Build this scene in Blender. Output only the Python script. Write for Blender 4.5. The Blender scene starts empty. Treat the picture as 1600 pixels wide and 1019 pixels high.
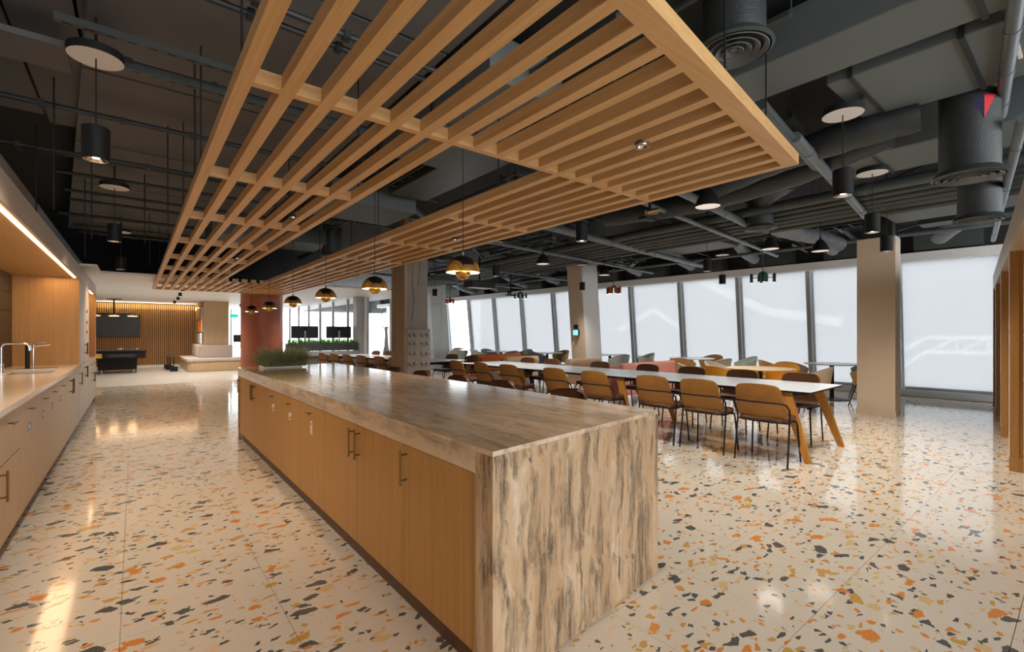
import bpy, math, random
from mathutils import Vector, Matrix
random.seed(7)
SC = bpy.context.scene
COL = SC.collection
PI = math.pi
# ------------------------------------------------------------------ camera, sky, exposure
YAW = math.radians(38.831)
cd = bpy.data.cameras.new('camera'); cam = bpy.data.objects.new('camera', cd); COL.objects.link(cam)
cd.sensor_width = 36.0; cd.lens = 733 / 1600 * 36.0; cd.clip_start = 0.02; cd.clip_end = 200
cd.shift_y = 11.5 / 1600
cam.location = (0, 0, 1.36); cam.rotation_euler = (PI / 2, 0, -YAW)
SC.camera = cam
W = bpy.data.worlds.new('sky'); SC.world = W; W.use_nodes = True
W.node_tree.nodes['Background'].inputs[0].default_value = (0.95, 0.975, 1.0, 1)
W.node_tree.nodes['Background'].inputs[1].default_value = 5.2
SC.view_settings.view_transform = 'Standard'; SC.view_settings.look = 'None'
SC.view_settings.exposure = 0.12; SC.view_settings.gamma = 1.0; SC.view_settings.use_curve_mapping = False
SC.cycles.use_denoising = True
SC.cycles.max_bounces = 8; SC.cycles.diffuse_bounces = 5; SC.cycles.glossy_bounces = 3
SC.cycles.transparent_max_bounces = 12; SC.cycles.sample_clamp_indirect = 6.0
SC.cycles.caustics_reflective = False; SC.cycles.caustics_refractive = False

# ------------------------------------------------------------------ materials
class NT:
    def __init__(s, name):
        s.m = bpy.data.materials.new(name); s.m.use_nodes = True; s.t = s.m.node_tree
        s.b = s.t.nodes['Principled BSDF']; s.out = s.t.nodes['Material Output']
    def n(s, typ, **kw):
        o = s.t.nodes.new(typ)
        for k, v in kw.items(): setattr(o, k, v)
        return o
    def l(s, a, b): s.t.links.new(a, b)
    def setv(s, **kw):
        for k, v in kw.items(): s.b.inputs[k.replace('_', ' ')].default_value = v
    def math(s, op, a, b=None, clamp=False):
        o = s.n('ShaderNodeMath', operation=op, use_clamp=clamp)
        for i, x in enumerate((a, b)):
            if x is None: continue
            if isinstance(x, (int, float)): o.inputs[i].default_value = x
            else: s.l(x, o.inputs[i])
        return o.outputs[0]
    def mix(s, f, a, b):
        o = s.n('ShaderNodeMix', data_type='RGBA')
        for i, x in ((0, f), (6, a), (7, b)):
            if isinstance(x, (int, float)): o.inputs[i].default_value = x
            elif isinstance(x, tuple): o.inputs[i].default_value = (*x, 1) if len(x) == 3 else x
            else: s.l(x, o.inputs[i])
        return o.outputs[2]
    def coords(s, kind='Object', scale=(1, 1, 1), rot=(0, 0, 0), rnd=True):
        tc = s.n('ShaderNodeTexCoord'); mp = s.n('ShaderNodeMapping')
        mp.inputs['Scale'].default_value = scale; mp.inputs['Rotation'].default_value = rot
        src = tc.outputs['Object' if kind == 'World' else kind]
        if kind == 'World':
            src = s.n('ShaderNodeNewGeometry').outputs['Position']
        if rnd:
            oi = s.n('ShaderNodeObjectInfo'); ml = s.n('ShaderNodeVectorMath', operation='ADD')
            mm = s.math('MULTIPLY', oi.outputs['Random'], 37.0)
            s.l(src, ml.inputs[0]); s.l(mm, ml.inputs[1]); src = ml.outputs[0]
        s.l(src, mp.inputs[0]); return mp.outputs[0]
    def noise(s, vec, scale=5, detail=3, rough=.55):
        o = s.n('ShaderNodeTexNoise'); o.inputs['Scale'].default_value = scale
        o.inputs['Detail'].default_value = detail; o.inputs['Roughness'].default_value = rough
        s.l(vec, o.inputs['Vector']); return o.outputs[0]
    def ramp(s, f, stops, interp='LINEAR'):
        o = s.n('ShaderNodeValToRGB'); o.color_ramp.interpolation = interp
        e = o.color_ramp.elements
        while len(e) < len(stops): e.new(0.5)
        for i, (p, c) in enumerate(stops):
            e[i].position = p; e[i].color = (*c, 1) if len(c) == 3 else c
        s.l(f, o.inputs[0]); return o.outputs[0]
    def bump(s, h, strength=.2, dist=.01):
        o = s.n('ShaderNodeBump'); o.inputs['Strength'].default_value = strength; o.inputs['Distance'].default_value = dist
        s.l(h, o.inputs['Height']); s.l(o.outputs[0], s.b.inputs['Normal'])

def plain(name, c, rough=.5, metal=0., spec=.5, var=.08, scale=6, bump=0, coat=0):
    m = NT(name); v = m.coords(); f = m.noise(v, scale, 3)
    lo = tuple(x * (1 - var) for x in c); hi = tuple(min(1, x * (1 + var)) for x in c)
    m.l(m.mix(f, lo, hi), m.b.inputs['Base Color'])
    m.setv(Roughness=rough, Metallic=metal); m.b.inputs['Specular IOR Level'].default_value = spec
    if coat: m.b.inputs['Coat Weight'].default_value = coat
    if bump: m.bump(m.noise(v, scale * 12, 2), bump, .003)
    return m.m

def wood(name, c1, c2, axis='Z', rough=.45, fine=60):
    m = NT(name); sc = {'X': (1.2, fine, fine), 'Y': (fine, 1.2, fine), 'Z': (fine, fine, 1.2)}[axis]
    v = m.coords(scale=sc); f = m.noise(v, 1.0, 4, .6)
    v2 = m.coords(scale=tuple(x / 12 if x > 2 else x * .5 for x in sc)); g = m.noise(v2, 1.0, 2)
    a = m.ramp(f, [(.3, c2), (.7, c1)])
    b = m.mix(m.math('MULTIPLY', g, .35), a, c2)
    m.l(b, m.b.inputs['Base Color']); m.setv(Roughness=rough); m.bump(f, .08, .002)
    return m.m

def emit(name, c, s):
    m = NT(name); m.setv(Base_Color=(*c, 1)); m.b.inputs['Emission Color'].default_value = (*c, 1)
    m.b.inputs['Emission Strength'].default_value = s; return m.m

def terrazzo():
    m = NT('terrazzo')
    base_n = m.noise(m.coords('World', rnd=False), 90, 2)
    col = m.mix(base_n, (.61, .555, .475), (.71, .655, .565))
    def layer(col, scale, stretch, rot, thr, prob, seed, cmap):
        v = m.coords('World', scale=(scale, scale * stretch, 0), rot=(0, 0, rot), rnd=False)
        add = m.n('ShaderNodeVectorMath', operation='ADD'); m.l(v, add.inputs[0]); add.inputs[1].default_value = (seed, seed * .37, 0)
        nz = m.n('ShaderNodeTexNoise'); nz.inputs['Scale'].default_value = 2.2; nz.inputs['Detail'].default_value = 2
        m.l(add.outputs[0], nz.inputs['Vector'])
        sb = m.n('ShaderNodeVectorMath', operation='MULTIPLY_ADD'); m.l(nz.outputs[1], sb.inputs[0])
        sb.inputs[1].default_value = (.45, .45, 0); m.l(add.outputs[0], sb.inputs[2])
        ve = m.n('ShaderNodeTexVoronoi', voronoi_dimensions='2D', feature='DISTANCE_TO_EDGE')
        vc = m.n('ShaderNodeTexVoronoi', voronoi_dimensions='2D', feature='F1')
        for x in (ve, vc):
            x.inputs['Scale'].default_value = 1.0; x.inputs['Randomness'].default_value = 1.0
            m.l(sb.outputs[0], x.inputs['Vector'])
        sp = m.n('ShaderNodeSeparateColor'); m.l(vc.outputs['Color'], sp.inputs[0])
        t = m.math('ADD', m.math('MULTIPLY', sp.outputs[0], .16), thr)
        inside = m.math('GREATER_THAN', ve.outputs['Distance'], t)
        pick = m.math('LESS_THAN', sp.outputs[1], prob)
        mask = m.math('MULTIPLY', inside, pick)
        chip = m.ramp(sp.outputs[2], cmap, 'CONSTANT')
        grain = m.noise(m.coords('World', rnd=False), 160, 3)
        chip = m.mix(m.math('MULTIPLY', grain, .14), chip, (.9, .85, .75))
        return m.mix(mask, col, chip)
    O, A, T, S, P = (.66, .215, .012), (.55, .30, .045), (.63, .45, .22), (.045, .055, .062), (.70, .52, .36)
    cm = [(0, O), (.24, A), (.38, S), (.62, T), (.82, P)]
    cm2 = [(0, S), (.34, O), (.56, T), (.72, A), (.86, S)]
    col = layer(col, 38, 1, .4, .09, .11, 11, cm)
    col = layer(col, 22, 1.7, 1.1, .07, .11, 31, cm2)
    col = layer(col, 15.5, 1.9, -.5, .07, .10, 5, cm)
    col = layer(col, 11, 1.5, .5, .08, .11, 77, cm2)
    col = layer(col, 9.5, 1.4, 2.0, .10, .055, 3, cm2)
    m.l(col, m.b.inputs['Base Color']); m.setv(Roughness=.085); m.b.inputs['Specular IOR Level'].default_value = .75
    return m.m

def stone(name, axis, light=True):
    m = NT(name)
    sc = {'X': (1.2, 11, 11), 'Y': (9, 1.2, 9), 'Z': (12, 12, 2.0)}[axis]
    v = m.coords(scale=sc, rnd=False)
    warp = m.noise(m.coords(scale=(3, 3, 3), rnd=False), 1, 3)
    va = m.n('ShaderNodeVectorMath', operation='ADD'); m.l(v, va.inputs[0]); m.l(m.math('MULTIPLY', warp, 1.6), va.inputs[1])
    big = m.noise(va.outputs[0], 1.25, 5, .6)
    fine = m.noise(m.coords(scale=tuple(x * 9 for x in sc), rnd=False), 1, 4, .7)
    pit = m.noise(m.coords(scale=(1, 1, 1), rnd=False), 130, 3, .7)
    va2 = m.n('ShaderNodeVectorMath', operation='ADD'); m.l(va.outputs[0], va2.inputs[0]); va2.inputs[1].default_value = (13, 7, 5)
    light = m.noise(va2.outputs[0], 1.1, 4, .6)
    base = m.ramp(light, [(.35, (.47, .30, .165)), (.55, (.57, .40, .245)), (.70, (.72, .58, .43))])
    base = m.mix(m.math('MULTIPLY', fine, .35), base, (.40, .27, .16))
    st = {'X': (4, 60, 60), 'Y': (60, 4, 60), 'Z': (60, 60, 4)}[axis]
    if axis == 'Y' and light: base = m.mix(.35, base, (.85, .74, .60))  # window reflection on the worktop painted in as paler stone and weaker streaks
    hair = m.noise(m.coords(scale=st, rnd=False), 1, 4, .7)
    region = m.ramp(big, [(.46, (0, 0, 0)), (.61, (1, 1, 1))])
    feather = m.ramp(m.math('ADD', m.math('MULTIPLY', hair, .7), m.math('MULTIPLY', pit, .3)), [(.42, (0, 0, 0)), (.56, (1, 1, 1))])
    k = m.math('MULTIPLY', region, m.math('ADD', m.math('MULTIPLY', feather, .70), .30))
    va3 = m.n('ShaderNodeVectorMath', operation='ADD'); m.l(va.outputs[0], va3.inputs[0]); va3.inputs[1].default_value = (3, 17, 25)
    core = m.ramp(m.noise(va3.outputs[0], 2.0, 4, .6), [(.56, (0, 0, 0)), (.65, (1, 1, 1))])
    k = m.math('MAXIMUM', k, m.math('MULTIPLY', core, m.math('ADD', m.math('MULTIPLY', feather, .6), .3)))
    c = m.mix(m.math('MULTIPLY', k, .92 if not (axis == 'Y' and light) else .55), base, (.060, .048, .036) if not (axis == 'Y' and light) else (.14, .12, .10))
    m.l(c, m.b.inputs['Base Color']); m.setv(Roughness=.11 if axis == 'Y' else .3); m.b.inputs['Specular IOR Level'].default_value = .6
    return m.m

def blind_mat():
    m = NT('blind_fabric'); t = m.t
    tr = m.n('ShaderNodeBsdfTranslucent'); tr.inputs[0].default_value = (.5, .5, .5, 1)
    df = m.n('ShaderNodeBsdfDiffuse'); df.inputs[0].default_value = (.72, .73, .75, 1)
    tp = m.n('ShaderNodeBsdfTransparent'); tp.inputs[0].default_value = (1, 1, 1, 1)
    w = m.n('ShaderNodeTexWave', wave_type='BANDS', bands_direction='Z'); w.inputs['Scale'].default_value = 30
    m.l(m.coords('World', rnd=False), w.inputs['Vector'])
    m.l(m.mix(w.outputs['Fac'], (.205, .204, .205), (.222, .221, .222)), tr.inputs[0])
    a = m.n('ShaderNodeMixShader'); a.inputs[0].default_value = .12; m.l(tr.outputs[0], a.inputs[1]); m.l(df.outputs[0], a.inputs[2])
    b = m.n('ShaderNodeMixShader'); b.inputs[0].default_value = .05; m.l(a.outputs[0], b.inputs[1]); m.l(tp.outputs[0], b.inputs[2])
    m.l(b.outputs[0], m.out.inputs[0]); return m.m

def glass_mat():
    m = NT('window_glass')
    tp = m.n('ShaderNodeBsdfTransparent'); tp.inputs[0].default_value = (.95, .96, .965, 1)
    gl = m.n('ShaderNodeBsdfGlossy'); gl.inputs['Roughness'].default_value = .02
    lw = m.n('ShaderNodeLayerWeight'); fr = m.n('ShaderNodeMath', operation='MULTIPLY_ADD'); m.l(m.math('POWER', lw.outputs['Facing'], 4.0), fr.inputs[0]); fr.inputs[1].default_value = .5; fr.inputs[2].default_value = .03
    a = m.n('ShaderNodeMixShader'); m.l(fr.outputs[0], a.inputs[0]); m.l(tp.outputs[0], a.inputs[1]); m.l(gl.outputs[0], a.inputs[2])
    m.l(a.outputs[0], m.out.inputs[0]); return m.m

def shade_pattern():
    m = NT('printed_lamp_shade'); tc = m.n('ShaderNodeTexCoord'); g = (.46, .225, .035); k = (.010, .010, .010)
    P = tc.outputs['Object']
    def rings(c, f, lo):
        d = m.n('ShaderNodeVectorMath', operation='DISTANCE'); m.l(P, d.inputs[0]); d.inputs[1].default_value = c
        s = m.math('SINE', m.math('MULTIPLY', d.outputs['Value'], f))
        return m.math('GREATER_THAN', s, lo), d.outputs['Value']
    r1, d1 = rings((-.095, -.055, -.01), 560, -.45); r2, d2 = rings((.10, -.05, .0), 560, -.25); r3, d3 = rings((.0, .13, 0), 480, -.3)
    sx = m.n('ShaderNodeSeparateXYZ'); m.l(P, sx.inputs[0])
    c = m.mix(m.math('LESS_THAN', d3, .11), k, m.mix(r3, k, g))
    c = m.mix(m.math('LESS_THAN', d2, .092), c, m.mix(m.math('MAXIMUM', r2, m.math('LESS_THAN', d2, .062)), k, g))
    c = m.mix(m.math('LESS_THAN', d1, .088), c, m.mix(m.math('MAXIMUM', r1, m.math('LESS_THAN', d1, .058)), k, g))
    fan = m.math('GREATER_THAN', m.math('SINE', m.math('MULTIPLY', sx.outputs[0], 900.0)), -.3)
    low = m.math('MULTIPLY', m.math('LESS_THAN', sx.outputs[2], .042), m.math('LESS_THAN', m.math('ABSOLUTE', sx.outputs[0]), .034))
    c = m.mix(low, c, m.mix(fan, k, g))
    m.l(c, m.b.inputs['Base Color']); m.setv(Roughness=.3, Metallic=.2); return m.m

M = {}
M['oak'] = wood('orange_oak', (.72, .45, .205), (.58, .33, .12), 'Y')
M['oakx'] = wood('orange_oak_cross', (.72, .45, .205), (.58, .33, .12), 'X')
M['oakz'] = wood('oak_veneer', (.49, .265, .075), (.38, .185, .042), 'Z', fine=45)
M['pale'] = wood('pale_oak_veneer', (.54, .385, .22), (.44, .30, .155), 'Z', fine=45)
M['palex'] = wood('pale_oak_band', (.52, .42, .32), (.44, .35, .26), 'Y', fine=45)
M['legwood'] = wood('honey_oak', (.62, .29, .06), (.46, .19, .03), 'Z', fine=25)
M['darkwood'] = wood('dark_walnut', (.10, .045, .022), (.06, .025, .012), 'Z', fine=25)
M['planks'] = wood('pale_plank_floor', (.56, .53, .49), (.44, .40, .36), 'X', .3, fine=9)
M['terrazzo'] = terrazzo()
M['stone_y'] = stone('veined_stone_top', 'Y'); M['stone_z'] = stone('veined_stone_side', 'Z')
M['stone_a'] = stone('veined_stone_apron', 'Y', False); M['grout'] = plain('grout', (.33, .26, .19), .8)
M['black'] = plain('black_metal', (.012, .012, .013), .55, spec=.25)
M['services'] = plain('black_painted_services', (.024, .028, .029), .5, spec=.4, var=.2)
M['pipe'] = plain('grey_pipe', (.12, .14, .15), .35, var=.15)
M['duct'] = plain('dark_grey_duct', (.050, .062, .060), .42, var=.18, scale=2)
M['panelgrey'] = plain('grey_ceiling_board', (.115, .135, .135), .6, var=.12, scale=1.5)
M['slab'] = plain('soffit_black', (.016, .018, .019), .8, var=.2, scale=2)
M['slabgrey'] = plain('soffit_grey', (.135, .137, .142), .75, var=.10, scale=1.5)
M['hose'] = plain('fabric_duct', (.17, .19, .20), .55, var=.35, scale=6, bump=.9)
M['hosed'] = plain('dark_fabric_duct', (.024, .030, .031), .5, var=.3, scale=6, bump=.9)
M['tan'] = plain('tan_leather', (.31, .135, .022), .5, var=.25, scale=9, bump=.1)
M['brown'] = plain('brown_leather', (.11, .042, .020), .45, var=.25, scale=9)
M['tabletop'] = plain('white_laminate', (.62, .66, .70), .28, var=.02)
M['white'] = plain('white_paint', (.80, .80, .79), .55, var=.02)
M['beige'] = plain('beige_paint', (.66, .54, .41), .55, var=.03, scale=2)
M['whiteframe'] = plain('light_grey_metal', (.70, .73, .75), .4, var=.03)
M['mull'] = plain('grey_mullion', (.42, .45, .48), .4, var=.05)
M['blind'] = blind_mat(); M['glass'] = glass_mat()
M['clay'] = plain('terracotta_plaster', (.31, .092, .045), .45, var=.22, scale=3)
M['concrete'] = plain('rough_concrete', (.27, .235, .20), .8, var=.18, scale=5, bump=.5)
M['casing'] = plain('column_casing', (.34, .24, .15), .6, var=.12, scale=3)
M['brass'] = plain('antique_brass', (.20, .125, .055), .35, .9)
M['gold'] = plain('polished_gold', (.85, .52, .13), .14, 1.0)
M['chrome'] = plain('chrome', (.75, .76, .78), .12, 1.0, var=.02)
M['shade'] = shade_pattern()
M['bulb'] = emit('lamp_glow', (1.0, .80, .55), 14); M['bulbsoft'] = emit('soft_lamp_glow', (1.0, .87, .70), 2.2)
M['bulbdim'] = emit('dim_lamp_glow', (1.0, .93, .84), .4); M['led'] = emit('led_strip_glow', (1.0, .66, .36), 5)
M['counter'] = plain('cream_quartz', (.66, .55, .44), .16, var=.04, scale=30)
M['tile'] = plain('dark_brown_tile', (.020, .017, .014), .35, var=.35, scale=3)
M['steel'] = plain('brushed_steel', (.32, .31, .29), .35, 1.0)
M['plaque'] = plain('grey_plaque', (.20, .20, .21), .4)
M['ink'] = plain('white_print', (.85, .80, .72), .6)
M['screen'] = plain('dark_screen', (.020, .018, .018), .35, var=.02)
M['cloth'] = plain('beige_upholstery', (.50, .42, .37), .9, var=.08, scale=20, bump=.2)
M['orange'] = plain('orange_fabric', (.85, .23, .06), .85, var=.06); M['pink'] = plain('dusty_pink_fabric', (.66, .27, .23), .85, var=.06)
M['navy'] = plain('navy_fabric', (.035, .045, .085), .85); M['cream'] = plain('cream_fabric', (.66, .49, .31), .85)
M['mustard'] = plain('mustard_shell', (.80, .38, .03), .5); M['ochre'] = plain('tan_shell', (.58, .35, .12), .55)
M['taupe'] = plain('taupe_shell', (.44, .36, .27), .55); M['grey'] = plain('grey_shell', (.36, .38, .38), .55)
M['mint'] = plain('pale_mint_shell', (.50, .58, .54), .55); M['offwhite'] = plain('off_white_shell', (.62, .59, .54), .55)
M['olive'] = plain('olive_grey_shell', (.22, .23, .19), .55)
M['rust'] = plain('rust_metal', (.30, .055, .022), .45); M['rustor'] = plain('orange_metal', (.62, .14, .03), .45)
M['green'] = plain('dark_green_metal', (.012, .075, .055), .4); M['teal'] = plain('teal_board', (.02, .085, .115), .6)
M['leaf'] = plain('grey_green_leaf', (.27, .29, .13), .6, var=.5, scale=30); M['leaf2'] = plain('bright_green_leaf', (.11, .40, .05), .5, var=.5, scale=20)
M['darkbox'] = plain('charcoal_planter', (.045, .047, .055), .5)
M['red'] = plain('red_tape', (.65, .02, .03), .5); M['bluefelt'] = plain('navy_felt', (.03, .03, .08), .9)
M['sign'] = emit('green_sign_glow', (.0, .45, .25), 1.2); M['tablet'] = emit('tablet_glow', (.25, .65, .75), .9)
M['outgrey'] = plain('pale_building', (.48, .50, .52), .8, var=.04, scale=.3)
M['outwhite'] = plain('white_steel', (.95, .95, .95), .6, var=.01)

# ------------------------------------------------------------------ mesh helpers
class MB:
    def __init__(s): s.v = []; s.f = []
    def add(s, vs, fs):
        b = len(s.v); s.v += [tuple(p) for p in vs]; s.f += [tuple(b + i for i in f) for f in fs]; return s
    def box(s, x0, x1, y0, y1, z0, z1, R=None, c=(0, 0, 0)):
        vs = [(x, y, z) for z in (z0, z1) for y in (y0, y1) for x in (x0, x1)]
        if R is not None: vs = [R @ Vector(p) + Vector(c) for p in vs]
        return s.add(vs, [(0, 2, 3, 1), (4, 5, 7, 6), (0, 1, 5, 4), (2, 6, 7, 3), (0, 4, 6, 2), (1, 3, 7, 5)])
    def prism(s, poly, z0, z1, shift=(0, 0)):
        n = len(poly)
        vs = [(x, y, z0) for x, y in poly] + [(x + shift[0], y + shift[1], z1) for x, y in poly]
        return s.add(vs, [tuple(range(n))[::-1], tuple(range(n, 2 * n))] + [(i, (i + 1) % n, n + (i + 1) % n, n + i) for i in range(n)])
    def tube(s, pts, r, n=8, caps=True, closed=False):
        P = [Vector(p) for p in pts]; m = len(P); rs = r if isinstance(r, (list, tuple)) else [r] * m
        rings = []; up = None
        for i, p in enumerate(P):
            if closed: d = P[(i + 1) % m] - P[i - 1]
            else: d = P[min(i + 1, m - 1)] - P[max(i - 1, 0)]
            d.normalize()
            if up is None:
                up = Vector((0, 0, 1)) if abs(d.z) < .9 else Vector((1, 0, 0))
            a = up - d * up.dot(d)
            if a.length < 1e-6: a = d.orthogonal()
            a.normalize(); up = a; b = d.cross(a)
            rings.append([p + (a * math.cos(2 * PI * k / n) + b * math.sin(2 * PI * k / n)) * rs[i] for k in range(n)])
        vs = [q for g in rings for q in g]; fs = []
        for i in range(m if closed else m - 1):
            j = (i + 1) % m
            fs += [(i * n + k, i * n + (k + 1) % n, j * n + (k + 1) % n, j * n + k) for k in range(n)]
        if caps and not closed: fs += [tuple(range(n))[::-1], tuple((m - 1) * n + k for k in range(n))]
        return s.add(vs, fs)
    def lathe(s, prof, n=24, c=(0, 0, 0), R=None, caps=True):
        vs = []; fs = []
        for r, z in prof:
            for k in range(n):
                p = Vector((r * math.cos(2 * PI * k / n), r * math.sin(2 * PI * k / n), z))
                if R is not None: p = R @ p
                vs.append(p + Vector(c))
        for i in range(len(prof) - 1):
            fs += [(i * n + k, i * n + (k + 1) % n, (i + 1) * n + (k + 1) % n, (i + 1) * n + k) for k in range(n)]
        if caps and prof[0][0] > 1e-4: fs.append(tuple(range(n))[::-1])
        if caps and prof[-1][0] > 1e-4: fs.append(tuple((len(prof) - 1) * n + k for k in range(n)))
        return s.add(vs, fs)
    def grid(s, P, thick, nrm=None):   # P rows x cols of Vector; makes a closed sheet of the given thickness
        R, C = len(P), len(P[0]); N = []
        for i in range(R):
            for j in range(C):
                a = P[min(i + 1, R - 1)][j] - P[max(i - 1, 0)][j]; b = P[i][min(j + 1, C - 1)] - P[i][max(j - 1, 0)]
                q = a.cross(b)
                N.append(Vector(nrm) if nrm else (q.normalized() if q.length > 1e-9 else Vector((1, 0, 0))))
        F = [p for r in P for p in r]; B = [p - N[i] * thick for i, p in enumerate(F)]; o = R * C
        fs = [(i * C + j, i * C + j + 1, (i + 1) * C + j + 1, (i + 1) * C + j) for i in range(R - 1) for j in range(C - 1)]
        fb = [tuple(o + x for x in reversed(f)) for f in fs]
        edge = [j for j in range(C)] + [i * C + C - 1 for i in range(1, R)] + [(R - 1) * C + j for j in range(C - 2, -1, -1)] + [i * C for i in range(R - 2, 0, -1)]
        fe = [(edge[k], o + edge[k], o + edge[(k + 1) % len(edge)], edge[(k + 1) % len(edge)]) for k in range(len(edge))]
        return s.add(F + B, fs + fb + fe)
    def build(s, name, mat, parent=None, smooth=False, bevel=0, seg=2, loc=None, rz=0):
        me = bpy.data.meshes.new(name); me.from_pydata(s.v, [], s.f); me.update()
        if smooth:
            me.polygons.foreach_set('use_smooth', [True] * len(me.polygons))
            try: me.set_sharp_from_angle(angle=math.radians(42))
            except Exception: pass
        me.materials.append(M[mat] if isinstance(mat, str) else mat)
        o = bpy.data.objects.new(name, me); COL.objects.link(o)
        if parent: o.parent = parent
        if loc is not None: o.location = loc
        o.rotation_euler[2] = rz
        if bevel:
            b = o.modifiers.new('bevel', 'BEVEL'); b.width = bevel; b.segments = seg; b.limit_method = 'ANGLE'
        return o
def box(x0, x1, y0, y1, z0, z1): return MB().box(x0, x1, y0, y1, z0, z1)
def rrect(w, d, r, n=5, cx=0, cy=0):
    pts = []
    for (sx, sy, a0) in ((1, 1, 0), (-1, 1, 90), (-1, -1, 180), (1, -1, 270)):
        for k in range(n + 1):
            a = math.radians(a0 + 90 * k / n)
            pts.append((cx + sx * (w / 2 - r) + r * math.cos(a), cy + sy * (d / 2 - r) + r * math.sin(a)))
    return pts
def pad(w, d, z0, z1, r=.06, e=.015, cx=0, cy=0):
    mb = MB(); R = []
    for z, k in ((z0, e), (z0 + e, 0), (z1 - e, 0), (z1 - e * .3, e * .6), (z1, e * 1.8)):
        R.append([(x, y, z) for x, y in rrect(w - 2 * k, d - 2 * k, max(r - k, .005), 5, cx, cy)])
    n = len(R[0]); vs = [p for q in R for p in q]
    fs = [tuple(range(n))[::-1], tuple((len(R) - 1) * n + k for k in range(n))]
    for i in range(len(R) - 1): fs += [(i * n + k, i * n + (k + 1) % n, (i + 1) * n + (k + 1) % n, (i + 1) * n + k) for k in range(n)]
    return mb.add(vs, fs)
def tag(o, label=None, cat=None, group=None, kind=None):
    if label: o['label'] = label
    if cat: o['category'] = cat
    if group: o['group'] = group
    if kind: o['kind'] = kind
    return o
def thing(name, label, cat, loc=(0, 0, 0), rz=0, group=None):
    o = bpy.data.objects.new(name, None); COL.objects.link(o); o.empty_display_size = .1
    o.location = loc; o.rotation_euler = (0, 0, rz); return tag(o, label, cat, group)
def kids(o): return KIDS.get(o.name, None) or [c for c in bpy.data.objects if c.parent == o]
KIDS = {}
def copy_tree(o, parent=None):
    c = o.copy(); COL.objects.link(c); c.parent = parent
    if o.name not in KIDS: KIDS[o.name] = [x for x in bpy.data.objects if x.parent == o]
    src = KIDS[o.name]
    for ch in src: copy_tree(ch, c)
    return c
def place(proto, used, loc, rz, label, group=None):
    o = proto if not used[0] else copy_tree(proto)
    used[0] = True
    o.location = loc; o.rotation_euler = (0, 0, rz); tag(o, label, None, group); return o
def struct(mb, name, mat, parent=None, **k):
    o = mb.build(name, mat, parent, **k)
    if not parent: o['kind'] = 'structure'
    return o
ORD = ['first', 'second', 'third', 'fourth', 'fifth', 'sixth', 'seventh', 'eighth', 'ninth', 'tenth', 'eleventh', 'twelfth']
def arc(c, r, a0, a1, n, plane='xz'):
    out = []
    for k in range(n + 1):
        a = math.radians(a0 + (a1 - a0) * k / n); p = [c[0], c[1], c[2]]
        i, j = {'xz': (0, 2), 'yz': (1, 2), 'xy': (0, 1)}[plane]
        p[i] += r * math.cos(a); p[j] += r * math.sin(a); out.append(tuple(p))
    return out

# ------------------------------------------------------------------ room shell
FX = lambda y, z=0: 13.2 - .065 * (y - 1.5) - .096 * z      # leaning window wall
SLAB = 3.6
floor = struct(MB().prism([(-1.35, -6.0), (13.9, -6.0), (FX(27), 27.2), (-1.35, 27.2)], -.10, -.010), 'floor', 'grout')
TP, TX0, TY0 = .62, -.05, 2.09
tm = box(.001, TP - .001, .001, TP - .001, -.010, 0); first_tile = None; cells = []
for i in range(-2, 22):
    for j in range(-4, 22):
        x, y = TX0 + i * TP, TY0 + j * TP
        if x + TP * .6 > FX(y) or x < -1.35: continue
        cx, cy = x + TP / 2, y + TP / 2
        t = cx * .627 + cy * .779; xc = cx * .779 - cy * .627
        vis = t > .6 and abs(xc) / t < 1.25 and 1.36 / t < .85 and not (1.0 < x and x + TP < 2.3 and 1.5 < y < 6.2)
        cells.append((0 if vis else 1, t, x, y))
cells.sort()
rest = MB()
for k, (a, t, x, y) in enumerate(cells):
    if k < 290 and a == 0:
        if first_tile is None: first_tile = tm.build('tile', 'terrazzo', floor); o = first_tile
        else:
            o = first_tile.copy(); COL.objects.link(o)
        o.location = (x, y, 0)
    else: rest.box(x + .0015, x + TP - .0015, y + .0015, y + TP - .0015, -.010, 0)
tag(rest.build('tiling', 'terrazzo', floor), kind='stuff')
# pale plank floor beyond the terrazzo
pl = MB()
for i in range(0, 39):
    y = TY0 + 22 * TP + i * .30
    if y > 26.9: break
    x = -1.3 - (i * .37) % 1.2
    while x < 12:
        pl.box(max(x, -1.3) + .001, x + 1.198, y + .001, y + .298, -.010, .0); x += 1.2
tag(pl.build('plank', 'planks', floor), kind='stuff')
# slab overhead
ceil = struct(MB().prism([(-1.35, -5.0), (13.5, -5.0), (FX(27, 3.6) + .3, 27.2), (-1.35, 27.2)], SLAB, SLAB + .25), 'ceiling', 'slab')
csh = bpy.data.objects.new('ceiling_soffit', None); COL.objects.link(csh); csh['kind'] = 'structure'
cnet = thing('conduit_network', 'black conduits, cable trays and drop rods fixed under the dark ceiling', 'conduits')
# grey soffit sheets over the walkway, edge running askew
for k, (y0, y1) in enumerate(((1.2, 2.9), (2.93, 4.75), (4.78, 6.6), (6.63, 8.4), (8.43, 10.3), (10.33, 12.2))):
    e = lambda y: .12 - .09 * y
    MB().prism([(e(y0), y0), (1.75, y0), (1.75, y1), (e(y1), y1)], 3.36, 3.40).build('soffit_sheet', 'slabgrey', csh)
for k, (x0, x1) in enumerate(((-1.28, -.98), (-.96, -.66), (-.64, -.30), (-.28, .0))):
    box(x0, x1, 2.0, 6.0 + k * .2, 3.42, 3.45).build('soffit_sheet', 'slabgrey', csh)
box(-1.28, -.35, 4.2, 4.6, 3.22, 3.26).build('soffit_beam', 'slabgrey', csh)
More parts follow.
